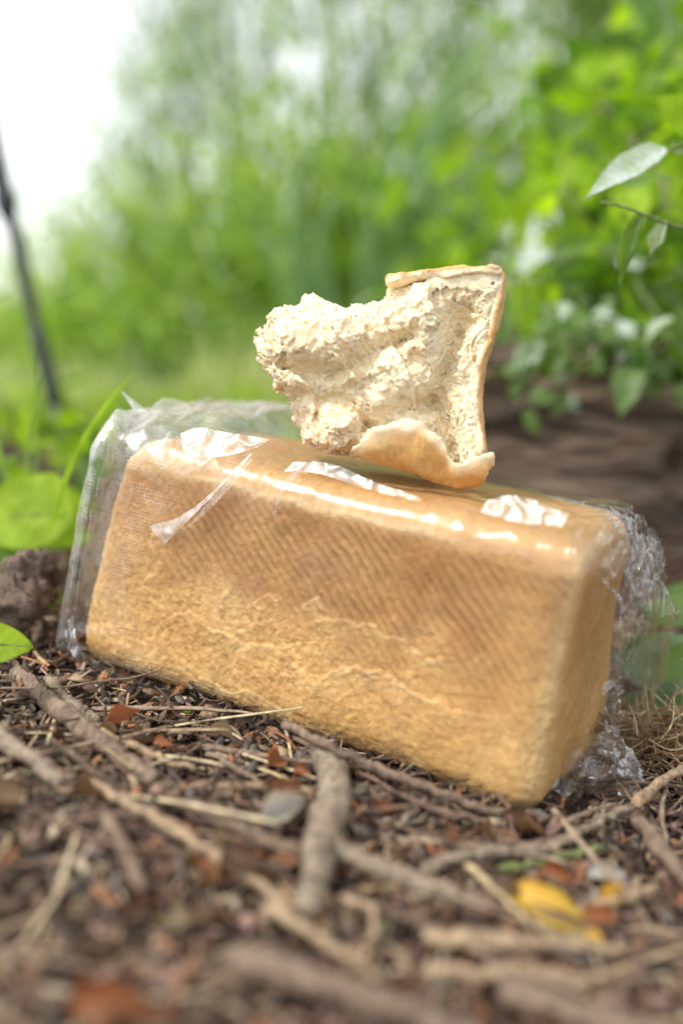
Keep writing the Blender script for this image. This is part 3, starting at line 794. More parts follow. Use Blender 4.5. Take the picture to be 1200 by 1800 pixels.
def build_torn():
    h = 0.00058
    lo = np.array([-0.071, -0.046, -0.062]); hi = np.array([0.072, 0.040, 0.064])
    dims = np.ceil((hi - lo) / h).astype(int)
    gx = lo[0] + h * np.arange(dims[0]); gy = lo[1] + h * np.arange(dims[1]); gz = lo[2] + h * np.arange(dims[2])
    X2, Z2 = np.meshgrid(gx, gz, indexing='ij')
    P2 = np.c_[X2.ravel(), Z2.ravel()]
    # wandering outline so torn edges are ragged
    P3 = np.c_[P2[:, 0], np.zeros(len(P2)), P2[:, 1]]
    d2 = seg_sdf(P2, OUTLINE)
    d2 = d2.reshape(X2.shape)
    px = lambda x, y: ((x - 660) * PXM, (670 - y) * PXM)
    def gauss(cx, cy, rx, ry, ang=0):
        a, b = px(cx, cy); dx = X2 - a; dz = Z2 - b; c, s = math.cos(R(ang)), math.sin(R(ang))
        u = (dx * c + dz * s) / (rx * PXM); v = (-dx * s + dz * c) / (ry * PXM)
        return np.exp(-(u * u + v * v))
    def pd(path): return path_dist(P2, CPX(path)).reshape(X2.shape)
    yf = -0.019 * np.ones_like(X2)
    yf -= 0.013 * gauss(540, 600, 85, 65)            # big left lobe
    yf -= 0.012 * gauss(620, 590, 60, 50)
    yf -= 0.010 * gauss(700, 665, 45, 55, -50)       # central ledge
    yf -= 0.008 * gauss(610, 740, 60, 35)            # low shelf
    yf -= 0.010 * gauss(740, 535, 35, 60)
    yf += 0.014 * np.exp(-(pd([(812, 560), (800, 620), (775, 690), (790, 740), (800, 785)]) / (24 * PXM)) ** 2)   # deep cleft by the crust
    yf += 0.009 * np.exp(-(pd([(500, 650), (590, 660), (650, 620), (720, 590)]) / (13 * PXM)) ** 2)
    yf += 0.010 * np.exp(-(pd([(640, 750), (700, 720), (760, 700)]) / (16 * PXM)) ** 2)
    yf += 0.014 * gauss(530, 735, 45, 45)
    yf += 0.008 * gauss(700, 515, 40, 16)
    yf += 0.007 * np.exp(-(pd([(530, 690), (600, 700), (640, 745)]) / (12 * PXM)) ** 2)
    def ledge(path, A_, w_):
        """torn lip: swells towards the viewer on the left of the path and breaks off sharply at it"""
        L_ = CPX(path); best = np.full(len(P2), 1e9); sg = np.zeros(len(P2)); tq = np.zeros(len(P2)); m_ = len(L_) - 1
        Pj = P2 + 0.0022 * np.c_[perlin(P3 / 0.006 + 3), perlin(P3 / 0.006 + 44)]
        for k_ in range(m_):
            e_ = L_[k_ + 1] - L_[k_]; w0 = Pj - L_[k_]; t_ = np.clip((w0 @ e_) / (e_ @ e_), 0, 1); dd = np.linalg.norm(w0 - t_[:, None] * e_, axis=1)
            mk = dd < best; best[mk] = dd[mk]; sg[mk] = (e_[0] * w0[:, 1] - e_[1] * w0[:, 0])[mk]; tq[mk] = ((k_ + t_) / m_)[mk]
        f_ = np.where(sg > 0, np.exp(-best / w_) * sstep(0, 0.0014, best), -0.45 * np.exp(-best / (w_ * .6)) * sstep(0, 0.001, best)) * np.sqrt(np.clip(np.sin(np.pi * np.clip(tq, .02, .98)), 0, 1))
        return (-A_ * f_).reshape(X2.shape)
    yf += ledge([(741, 722), (720, 680), (706, 640), (690, 600)], .010, .016)
    yf += ledge([(600, 678), (632, 668), (610, 640), (592, 622)], .006, .008)
    yf += ledge([(690, 742), (655, 752), (636, 735), (624, 714)], .008, .009)
    yf += ledge([(790, 606), (772, 575), (752, 530), (760, 500)], .008, .010)
    yf += ledge([(558, 772), (552, 735), (556, 700), (590, 690)], .006, .009)
    yf += ledge([(552, 690), (530, 655), (490, 645), (462, 640)], .008, .014)
    yf += ledge([(660, 610), (640, 580), (600, 565), (560, 575)], .004, .009)
    yf += ledge([(808, 700), (828, 680), (826, 650), (812, 622)], .006, .008)
    wall = np.exp(-(path_dist(P2, SIDE).reshape(X2.shape) / (17 * PXM)) ** 2)
    yf = yf * (1 - wall) + (-0.0205) * wall
    roof = np.exp(-(path_dist(P2, TOPP).reshape(X2.shape) / (11 * PXM)) ** 2)
    yf = yf * (1 - roof) + (-0.024) * roof
    yb = 0.022 - 0.010 * gauss(480, 600, 60, 80)
    k = 0.006
    Y3 = gy[None, :, None]
    A = (d2[:, None, :] + 0.003); B = yf[:, None, :] - Y3; C = Y3 - yb[:, None, :]
    mx = np.maximum(np.maximum(A, B), C)
    Fd = (k * np.log(np.exp((A - mx) / k) + np.exp((B - mx) / k) + np.exp((C - mx) / k)) + mx).astype(np.float32)
    Fd -= 0.0008
    for dy in range(dims[1]):       # crumb clinging to the inside of the crust
        yy = gy[dy]
        if -0.022 < yy < 0.018:
            sl_ = (path_dist(np.c_[P2[:, 0] - 0.05 * (yy + 0.025), P2[:, 1] + 0.0030 + 0.0015 * np.abs(perlin(P3 / 0.004 + 12)).astype(np.float64)], TOPP[1:] - [0, 0]) - 0.0040).reshape(X2.shape)
            Fd[:, dy, :] = np.minimum(Fd[:, dy, :], np.maximum(sl_, max(-0.0235 - yy, yy - 0.017)))
        if -0.022 < yy < 0.021:
            Q2 = np.c_[P2[:, 0] - 0.16 * (yy + 0.021) + 0.0050, P2[:, 1]]
            sl_ = (path_dist(Q2, SIDE) - 0.0050).reshape(X2.shape)
            Fd[:, dy, :] = np.minimum(Fd[:, dy, :], np.maximum(sl_, max(-0.0195 - yy, yy - 0.019)))
    band = np.abs(Fd) < 0.011
    ii = np.argwhere(band)
    Pn = (lo + ii * h).astype(np.float32)
    Pw = Pn + 0.004 * np.c_[perlin(Pn / 0.011 + 3), perlin(Pn / 0.011 + 40), perlin(Pn / 0.011 + 80)]
    stretch = np.array([1.0, 1.0, 0.72])
    n1 = perlin(Pw / 0.020 + 7)
    n2 = np.abs(perlin(Pw * stretch / 0.0085 + 21))
    n3 = np.abs(perlin(Pw * stretch / 0.0042 + 33))
    n4 = perlin(Pn / 0.0021 + 51); n5 = np.abs(perlin(Pn / 0.0030 + 61))
    edge_soft = 1 - 0.35 * np.exp(-(np.minimum(path_dist(Pn[:, [0, 2]], SIDE), path_dist(Pn[:, [0, 2]], TOPP)) / 0.003) ** 2)
    tt = 3.0 * (fbm(Pw * np.array([1.0, 1.0, 0.8]), 0.024, 3, 0.5, 91.0) + 2)
    tf = tt - np.floor(tt); flake = sstep(0.0, 0.22, tf) - tf
    fl = sstep(-0.35, 0.35, perlin(Pw / 0.013 + 71))
    disp = (0.0050 * n1 + 0.0036 * (n2 - 0.22) - 0.0018 * flake + (0.3 + 0.7 * fl) * (0.0022 * (n3 - 0.2) + 0.0012 * n4) + 0.0018 * (n5 - 0.2) + 0.0012 * sstep(0.25, 0.5, perlin(Pw / 0.0050 + 131)) + 0.0006 * sstep(0.2, 0.4, perlin(Pn / 0.0024 + 151)) + 0.0008 * np.abs(perlin(Pn / 0.0016 + 67))) * edge_soft
    Fd[band] += disp.astype(np.float32)
    so = np.argsort(SIDE[:, 1]); lim = np.interp(Z2, SIDE[so, 1], SIDE[so, 0])
    tp_ = np.where(X2 > TOPP[0, 0], np.interp(X2, TOPP[:, 0], TOPP[:, 1]) + 0.0005, 1.0)
    for dy in range(dims[1]):
        Fd[:, dy, :] = np.maximum(Fd[:, dy, :], np.maximum(X2 - lim - 0.16 * (gy[dy] + 0.021) + 0.0004, Z2 - tp_).astype(np.float32))
    Fd[0] = Fd[-1] = 0.01; Fd[:, 0] = Fd[:, -1] = 0.01; Fd[:, :, 0] = Fd[:, :, -1] = 0.01
    V, F = surface_nets(Fd, lo, h)
    me = mesh_np('crumb', V, F)
    t = np.clip(0.5 + 0.6 * fbm(V, 0.02, 3, 0.5, 5), 0, 1)[:, None]
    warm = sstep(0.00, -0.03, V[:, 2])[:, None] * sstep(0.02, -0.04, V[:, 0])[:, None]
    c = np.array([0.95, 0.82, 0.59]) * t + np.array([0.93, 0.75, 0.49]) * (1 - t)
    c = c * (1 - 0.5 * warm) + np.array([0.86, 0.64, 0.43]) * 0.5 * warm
    c *= 1 + 0.10 * fbm(V, 0.003, 2, 0.5, 15)[:, None]
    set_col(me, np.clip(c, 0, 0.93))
    mc = attr_mat('bread_crumb', rough=0.9, bump=0.7, nscale=1500, dist=0.0010, var=0.08, sss=0.5, spec=0.1)
    ctr = pt(660, 672, CH_D) + Vector((0, math.cos(PITCH), -math.sin(PITCH))) * 0.018
    # local axes: x right, y away along the view, z up the picture
    Mc = Matrix.Translation(ctr) @ Matrix.Rotation(-PITCH, 4, 'X')
    root = empty('torn_bread', ctr, 'torn chunk of white bread with golden crust standing on top of the bagged loaf', 'bread')
    root.matrix_world = Mc
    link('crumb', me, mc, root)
    # loose flakes and shreds standing off the torn surface
    vn = np.zeros(len(V) * 3, dtype=np.float32); me.vertices.foreach_get('normal', vn); vn = vn.reshape(-1, 3)
    d = np.random.default_rng(12); Bf = Buf()
    cand = np.flatnonzero((V[:, 1] < 0.012) & (vn[:, 1] < 0.5))
    for i_ in d.choice(cand, 3000, replace=False):
        p_ = V[i_]; n_ = vn[i_]; a1 = d.normal(size=3); a1 -= n_ * (a1 @ n_) * .8; a1 /= np.linalg.norm(a1) + 1e-9; b1 = np.cross(n_, a1)
        L1 = 0.0003 + 0.0008 * d.random() ** 2; up_ = n_ * L1 * (0.5 + 0.9 * d.random())
        q_ = np.array([p_ - a1 * L1 * .6, p_ + b1 * L1 * .5, p_ + a1 * L1 * .6, p_ - b1 * L1 * .5, p_ + up_ + a1 * L1 * d.normal() * .5, p_ + up_ * .9 + b1 * L1 * .4])
        Bf.add(q_, np.array([(0, 1, 5, 4), (1, 2, 4, 5), (2, 3, 4, 4), (3, 0, 4, 4)])[:2], np.clip(c[i_] * (0.95 + .1 * d.random()), 0, .93))
        Bf.add(q_, np.array([(2, 3, 0, 4)]), c[i_])
    of = link('crumb_flakes', Bf.mesh('crumb_flakes', False), attr_mat('crumb_shreds', rough=0.9, bump=0.0, nscale=1500, var=0.05, spec=0.1, trans=0.5), root); of['kind'] = 'stuff'

    mcr = attr_mat('torn_crust', rough=0.6, bump=0.45, nscale=1200, dist=0.0005, var=0.14, sss=0.15, spec=0.35)
    gold = np.array([0.76, 0.48, 0.19]); deep = np.array([0.58, 0.31, 0.10]); cream = np.array([0.86, 0.70, 0.46])
    def shell(name, path_pts, th, y0, y1, shear, lo, hi, inner_sign, curl=0.0):
        h = 0.0007
        dims = np.ceil((hi - lo) / h).astype(int)
        g = np.stack(np.meshgrid(*[lo[k] + h * np.arange(dims[k]) for k in range(3)], indexing='ij'), -1).reshape(-1, 3)
        P2 = np.c_[g[:, 0] - shear * (g[:, 1] - y0), g[:, 2] - curl * np.clip(y0 + 0.01 - g[:, 1], -1, 1)]
        d = path_dist(P2, path_pts) + 0.0012 * perlin(g / 0.012) + 0.0005 * perlin(g / 0.003)
        A = d - th * (1 + 0.25 * perlin(g / 0.02 + 9)); yr = 0.0035 * perlin(g / 0.009 + 5) + 0.0012 * np.abs(perlin(g / 0.003 + 5))
        B = y0 + yr - g[:, 1]; C = g[:, 1] - y1 - yr
        kk = 0.0012; mx = np.maximum(np.maximum(A, B), C)
        f = kk * np.log(np.exp((A - mx) / kk) + np.exp((B - mx) / kk) + np.exp((C - mx) / kk)) + mx
        f = f.reshape(dims); f[0] = f[-1] = 0.01; f[:, 0] = f[:, -1] = 0.01; f[:, :, 0] = f[:, :, -1] = 0.01
        V, F = surface_nets(f, lo, h)
        me = mesh_np(name, V, F)
        q = np.c_[V[:, 0] - shear * (V[:, 1] - y0), V[:, 2] - curl * np.clip(y0 + 0.01 - V[:, 1], -1, 1)]
        # outside = away from the chunk's middle
        best = np.full(len(q), 1e9); sd_ = np.zeros(len(q))
        for a, b in zip(path_pts[:-1], path_pts[1:]):
            e = b - a; w = q - a; t = np.clip((w @ e) / (e @ e), 0, 1); dd = np.linalg.norm(w - t[:, None] * e, axis=1)
            nn = np.array([-e[1], e[0]]) / np.linalg.norm(e)
            m = dd < best; best[m] = dd[m]; sd_[m] = (w @ nn)[m]
        outm = sstep(-0.0004, 0.0012, sd_ * inner_sign) * sstep(0.0, 0.004, V[:, 1] - y0 + 0.002)
        fb = np.clip(0.5 + 0.7 * fbm(V, 0.012, 3, 0.5, 3), 0, 1)[:, None]
        c = (gold * fb + deep * (1 - fb)) * outm[:, None] + cream * (1 - outm)[:, None]
        set_col(me, np.clip(c * (1 + 0.15 * fbm(V, 0.003, 2, 0.5, 9)[:, None]), 0, 0.92))
        return link(name, me, mcr, root)
    shell('side_crust', SIDE, 0.0029, -0.021, 0.022, 0.16, np.array([0.046, -0.030, -0.046]), np.array([0.088, 0.032, 0.066]), 1)
    shell('top_crust', TOPP, 0.0027, -0.0255, 0.020, 0.05, np.array([0.002, -0.034, 0.050]), np.array([0.074, 0.028, 0.066]), 1, curl=0.05)

    # flap of crust curling forward along the bottom
    h = 0.00065
    lo2 = np.array([-0.020, -0.046, -0.062]); hi2 = np.array([0.066, -0.004, -0.016])
    dims = np.ceil((hi2 - lo2) / h).astype(int)
    g = np.stack(np.meshgrid(*[lo2[k] + h * np.arange(dims[k]) for k in range(3)], indexing='ij'), -1).reshape(-1, 3)
    rag = 0.0018 * perlin(g / 0.006) + 0.0009 * perlin(g / 0.0025 + 3)
    def ysurf(x, z):
        zb = np.interp(x, FLAP[-7:, 0][::-1] if False else np.sort(FLAP[13:, 0]), FLAP[13:, 1][np.argsort(FLAP[13:, 0])])
        u = np.clip((z - zb) / 0.026, 0, 1.3)
        return -0.018 - 0.019 * np.sqrt(np.clip(1 - (1 - np.clip(u, 0, 1)) ** 2, 0, 1)) + 0.004 * np.clip(u - 0.8, 0, 1) + 0.004 * np.exp(-((x - 0.036) / 0.012) ** 2) + 0.006 * sstep(0.0, -0.014, x)
    ys = ysurf(g[:, 0], g[:, 2]) + 0.0012 * perlin(g / 0.014 + 8)
    th = 0.0022 + 0.0010 * perlin(g / 0.008 + 2)
    A = seg_sdf(g[:, [0, 2]], FLAP) + rag; B = ys - th - g[:, 1]; C = g[:, 1] - ys - th - 0.0016 * np.abs(perlin(g / 0.004 + 6))
    kk = 0.0012; mx = np.maximum(np.maximum(A, B), C)
    f = kk * np.log(np.exp((A - mx) / kk) + np.exp((B - mx) / kk) + np.exp((C - mx) / kk)) + mx
    f = f.reshape(dims); f[0] = f[-1] = 0.01; f[:, 0] = f[:, -1] = 0.01; f[:, :, 0] = f[:, :, -1] = 0.01
    V, F = surface_nets(f, lo2, h)
    me = mesh_np('crust_flap', V, F)
    dv = ysurf(V[:, 0], V[:, 2]) - V[:, 1]
    tl = seg_sdf(V[:, [0, 2]], FLAP)
    zt = np.interp(V[:, 0], FLAP[:11, 0], FLAP[:11, 1])
    outm = sstep(-0.0006, 0.0008, dv) * sstep(0.002, 0.010, zt - V[:, 2] + 0.002 * fbm(V, 0.006, 2, 0.5, 2))
    outm = np.maximum(outm, sstep(0.004, 0.0, V[:, 2] - np.interp(V[:, 0], np.sort(FLAP[13:, 0]), FLAP[13:, 1][np.argsort(FLAP[13:, 0])])))
    fb = np.clip(0.55 + 0.7 * fbm(V, 0.014, 3, 0.5, 3), 0, 1)[:, None]
    fb = np.clip(fb - 0.5 * sstep(-0.035, -0.055, V[:, 2])[:, None] - 0.25 * sstep(-.1, .4, fbm(V * np.array([3.0, 1, .6]), .006, 2, .5, 77))[:, None], 0, 1)
    c = (np.array([0.82, 0.57, 0.26]) * fb + np.array([0.64, 0.34, 0.10]) * (1 - fb)) * outm[:, None] + cream * (1 - outm)[:, None]
    set_col(me, np.clip(c * (1 + 0.10 * fbm(V, 0.003, 2, 0.5, 9)[:, None]), 0, 0.92))
    link('crust_flap', me, mcr, root)
build_torn()

# ------------------------------------------------------------------ twigs, straw and leaves: named pieces near the loaf
def stick(name, label, cat, pix, rad_px, mat, sides=10, n=26, lift=0.0, wob=0.10, side=None, group=None, taper=0.75, jit=0.0006):
    """pix: [(px, py, extra height)] along the ground"""
    P = []
    for q in pix:
        l = q[2] if len(q) > 2 else 0.0
        P.append(gpt(q[0], q[1], lift + l))
    d0 = (Vector(P[0]) - Vector((0, 0, CAM_H))).length
    pts = curve_pts(P, n, jit, seed=len(label))
    dist = np.array([(Vector(p) - Vector((0, 0, CAM_H))).length for p in pts])
    rad = rad_px / F_PX * dist.mean() * np.linspace(1, taper, n)
    rad = rad * (1 + 0.10 * np.sin(np.linspace(0, 9, n) + len(label))) 
    kn = np.random.default_rng(len(label)).integers(2, n - 2, 2)
    for k_ in kn: rad[k_] *= 1.18
    base = Vector(pts[0])
    V, F = tube(pts - np.array(base), rad, sides, True, wob, seed=len(label))
    o = link(name, mesh_np(name, V, F), mat)
    o.location = base
    tag(o, label, cat, group)
    if side:
        sp = [Vector(gpt(a, b, lift + (c_ if c_ else 0))) - base for a, b, c_ in side[0]]
        V, F = tube(curve_pts(sp, 16, jit, 3), side[1] / F_PX * dist.mean() * np.linspace(1, .7, 16), 8, True, wob, 5)
        link('side_twig', mesh_np('side_twig', V, F), mat, o)
    return o

stick('thick_branch', 'thick pale grey-brown branch piece with rough bark running forward from under the loaf', 'branch',
      [(566, 1318, .012), (590, 1390, .014), (566, 1470, .013), (556, 1540, .010), (540, 1610, .006)], 30, M_TWIG_GREY, 14, 40, wob=.07,
      side=([(575, 1480, .012), (650, 1520, .008), (760, 1565, .008), (880, 1600, .004)], 20))
stick('long_twig', 'long thin brown twig lying along the bottom edge of the loaf', 'twig',
      [(502, 1275, .022), (560, 1305, .022), (650, 1345, .016), (780, 1398, .010), (900, 1436, .006), (1005, 1452, .002)], 8.5, M_TWIG_PINK, 9, 44, wob=.12)
stick('stick', 'knobbly dark brown stick at the left edge sloping down towards the centre', 'stick',
      [(30, 1180, .008), (110, 1250, .010), (200, 1320, .008), (272, 1372, .006)], 18, M_TWIG_PINK, 12, 36, wob=.14)
stick('stick', 'straight tan peeled stick in the left foreground', 'stick',
      [(150, 1372, .008), (240, 1420, .010), (330, 1475, .010), (420, 1530, .008), (520, 1602, .006)], 11, M_TWIG_TAN, 10, 30, wob=.08)
stick('stick', 'short pale olive stick entering from the left edge', 'stick', [(-20, 1280, .01), (50, 1330, .010), (110, 1378, .008)], 15, M_TWIG_GREY, 10, 20)
stick('straw', 'short cut piece of yellow straw left of the thick branch', 'straw', [(372, 1386, .006), (462, 1382, .006)], 9, M_TWIG_TAN, 10, 10, wob=.03, jit=0)
stick('twig', 'thin reddish and tan twig below the left corner of the loaf', 'twig', [(165, 1282, .008), (250, 1318, .008), (342, 1352, .006)], 7, M_TWIG_TAN, 9, 22)
stick('stick', 'rough brown stick left of the thick branch, pointing at its fork', 'stick', [(338, 1418, .006), (430, 1462, .008), (532, 1502, .008)], 15, M_TWIG_PINK, 10, 26, wob=.13)
stick('stick', 'short stubby pinkish stick lying across the left foreground', 'stick', [(190, 1440, .008), (222, 1500, .010), (252, 1560, .008)], 14, M_TWIG_PINK, 10, 16)
stick('stick', 'smooth grey-brown stick at the right edge pointing down right', 'stick', [(1120, 1442, .010), (1165, 1500, .012), (1215, 1560, .010)], 14, M_TWIG_PINK, 10, 20)
stick('stick', 'mottled grey stick with knots right of the thick branch', 'stick', [(735, 1532, .006), (830, 1505, .008), (960, 1492, .007), (1040, 1452, .006), (1110, 1420, .008)], 11, M_TWIG_GREY, 10, 40, wob=.18)
stick('straw', 'greenish straw stalk beside the mottled grey stick', 'straw', [(880, 1530, .006), (960, 1512, .008), (1062, 1490, .006)], 7, M_STEM_GREEN, 8, 16)
stick('straw', 'flat pale straw piece right of the yellow leaf', 'straw', [(1018, 1596, .008), (1090, 1580, .010), (1152, 1560, .008)], 10, M_TWIG_TAN, 8, 14)
stick('stick', 'thickest pinkish tan stick, strongly blurred at the bottom centre', 'stick', [(420, 1680, .016), (560, 1730, .018), (700, 1775, .016), (860, 1840, .014)], 27, M_TWIG_PINK, 12, 26)
stick('stick', 'blurred yellowish reed stalk in the foreground below the yellow leaf', 'stick', [(740, 1650, .010), (900, 1655, .012), (1090, 1668, .010)], 14, M_TWIG_TAN, 10, 20, wob=.05)
stick('stick', 'second blurred yellowish reed stalk nearest the bottom edge', 'stick', [(750, 1708, .010), (900, 1712, .012), (1070, 1718, .010)], 13, M_TWIG_TAN, 10, 20, wob=.05)
stick('stick', 'blurred brown stick in the lower right corner', 'stick', [(880, 1740, .014), (1040, 1790, .014), (1220, 1860, .012)], 26, M_TWIG_PINK, 10, 20)
stick('twig', 'curved pale stalk bent like a hook below the thick branch', 'twig', [(600, 1580, .006), (655, 1600, .014), (650, 1660, .010), (625, 1700, .006)], 7, M_TWIG_TAN, 8, 20)
stick('twig', 'thin straight twig crossing the thick branch from the left', 'twig', [(470, 1590, .010), (560, 1650, .012), (660, 1720, .010)], 11, M_TWIG_TAN, 8, 20)
stick('twig', 'short forked twig below the loaf right of the thick branch', 'twig', [(676, 1480, .004), (712, 1440, .008), (752, 1408, .006)], 7, M_TWIG_GREY, 8, 16,
      side=([(705, 1448, .006), (740, 1440, .007), (765, 1420, .006)], 4))
stick('twig', 'mauve thin twig under the loaf between straw and branch', 'twig', [(362, 1322, .006), (420, 1355, .008), (470, 1392, .006)], 6, M_TWIG_PINK, 8, 16)
stick('twig', 'fine pale stem crossing above the yellow leaf', 'twig', [(820, 1520, .010), (900, 1590, .012), (960, 1640, .012), (1060, 1640, .008)], 6, M_STRAW, 8, 22)
stick('twig', 'pale lichen-covered twig at the left below the bag', 'twig', [(85, 1195, .008), (125, 1235, .010), (172, 1268, .006)], 10, M_TWIG_GREY, 9, 18, wob=.25)

def leaf_mesh(name, L, W, nl=8, nw=4, cup=0.15, droop=0.2, curl=0.0, wave=0.0, tip=0.6, seed=0, heart=0.0, teeth=0.0):
    """blade of a leaf along +X, midrib at y=0, folded and curved; upper side +Z"""
    r_ = np.random.default_rng(seed)
    V = []
    for i in range(nl + 1):
        t = i / nl
        w = W * 0.5 * (math.sin(math.pi * min(1, t ** tip)) ** 0.75) if 0 < t < 1 else 0.0
        w = max(w, W * 0.012)
        if teeth: w *= 1 + teeth * (r_.random() - 0.5)
        for j in range(-nw, nw + 1):
            s = j / nw
            x = L * t - heart * L * (abs(s) ** 1.5) * (1 - t) ** 2
            y = w * s
            z = cup * W * abs(s) ** 1.2 * (w / (W * 0.5)) - droop * L * t * t + wave * W * math.sin(t * 9 + seed + 2 * s) * abs(s) + 0.02 * W * r_.normal()
            if curl:
                a = curl * s; z += w * (1 - math.cos(a)) * 0.9; y = w * math.sin(a) / max(1e-3, abs(curl)) if curl else y
            V.append((x, y, z))
    m_ = 2 * nw + 1
    F = [(i * m_ + j, i * m_ + j + 1, (i + 1) * m_ + j + 1, (i + 1) * m_ + j) for i in range(nl) for j in range(2 * nw)]
    F = [tuple(reversed(f)) for f in F]
    F = [f[::-1] for f in F]
    return mesh_np(name, np.array(V), np.array(F))

def thicken(me, t):
    return me

# individual dry leaves and fragments by the loaf
M_ORANGE = leaf_mat('rusty_leaf', [(0.26, 0.095, 0.04), (0.36, 0.14, 0.06)], trans=0.25, rough=0.5, tmul=(1.2, 1.0, 0.8), vein=False)
M_YELLOW = leaf_mat('yellow_leaf', [(0.62, 0.38, 0.05), (0.66, 0.42, 0.07)], trans=0.3, rough=0.5, tmul=(1.2, 1.0, 0.5))
M_WHITEISH = leaf_mat('bleached_leaf', [(0.5, 0.46, 0.42), (0.6, 0.56, 0.52)], trans=0.3, rough=0.5, tmul=(1.2, 1.0, 0.8), vein=False)
def litter_leaf(label, px, py, L_px, W_px, rz, tilt, mat, lift=0.006, seed=0, curl=1.0, name='dead_leaf', cat='leaf', droop=0.15, wave=0.15):
    p = gpt(px, py, lift); d = (p - Vector((0, 0, CAM_H))).length
    k = d / F_PX
    me = leaf_mesh(name, L_px * k, W_px * k, 8, 4, 0.2, droop, curl, wave, 0.7, seed, teeth=.25)
    o = link(name, me, mat); o.location = p
    o.rotation_euler = (R(tilt[0]), R(tilt[1]), R(rz))
    return tag(o, label, cat)
litter_leaf('bright yellow fallen leaf lying in the right foreground', 893, 1560, 165, 62, -38, (35, 8), M_YELLOW, .012, 3, 0.8, droop=.05, wave=.05)
litter_leaf('small yellow leaf scrap right of the big yellow leaf', 1050, 1578, 55, 40, 20, (40, 0), M_YELLOW, .010, 5)
litter_leaf('orange brown leaf scrap at the tip of the yellow leaf', 1015, 1612, 70, 42, 5, (40, 0), M_ORANGE, .010, 6)
litter_leaf('upright rust triangle of leaf under the middle of the loaf', 470, 1345, 45, 48, 70, (70, -30), M_ORANGE, .008, 7)
litter_leaf('curled rusty leaf below the left end of the loaf', 190, 1275, 60, 40, 25, (40, -20), M_ORANGE, .009, 8, 1.6)
litter_leaf('small orange leaf flake between straw and loaf', 268, 1308, 35, 26, 0, (30, 0), M_ORANGE, .006, 9)
litter_leaf('orange leaf fragment right of the thick branch top', 640, 1422, 70, 28, 8, (40, 0), M_ORANGE, .007, 10)
litter_leaf('rust leaf flake touching the left side of the thick branch', 515, 1350, 34, 22, -30, (50, 0), M_ORANGE, .010, 12)
litter_leaf('coral pink leaf fragment in front of the right loaf corner', 946, 1530, 62, 44, -25, (50, 0), M_ORANGE, .010, 14, 1.4)
litter_leaf('pinkish brown leaf in front of the lowest loaf corner', 880, 1440, 62, 34, 10, (40, 0), M_DEAD, .008, 15)
litter_leaf('bleached silvery leaf curled left of the thick branch', 455, 1440, 90, 70, 25, (45, -10), M_WHITEISH, .012, 17, 1.5)
litter_leaf('brown curled leaf standing over the bleached leaf', 470, 1390, 62, 50, 0, (60, -10), M_DEAD, .016, 18, 1.3)
litter_leaf('grey bleached leaf scrap in the right foreground', 1030, 1535, 70, 34, 0, (45, 0), M_WHITEISH, .006, 20)
litter_leaf('wide tan leaf in the left foreground by the tan stick', 395, 1500, 80, 50, -30, (40, 0), M_DEAD, .012, 22)
litter_leaf('orange blurred leaf at the bottom left edge', 120, 1760, 150, 80, -10, (45, 0), M_ORANGE, .008, 23)

# ------------------------------------------------------------------ scattered litter
# where the loaf stands, in ground coordinates
def under_loaf(x, y):
    a = R(-25.9); dx, dy = x + 0.0005, y - 0.5415
    u = dx * math.cos(a) + dy * math.sin(a); v = -dx * math.sin(a) + dy * math.cos(a)
    return abs(u) < 0.145 and abs(v) < 0.066

def gz(x, y):
    P = np.array([[x, y, 0.0]])
    return float(ground_h(x, y)) + 0.007 * float(fbm(P, 0.09, 3)[0]) + 0.0035 * float(fbm(P, 0.022, 4, 0.6, 5.0)[0])

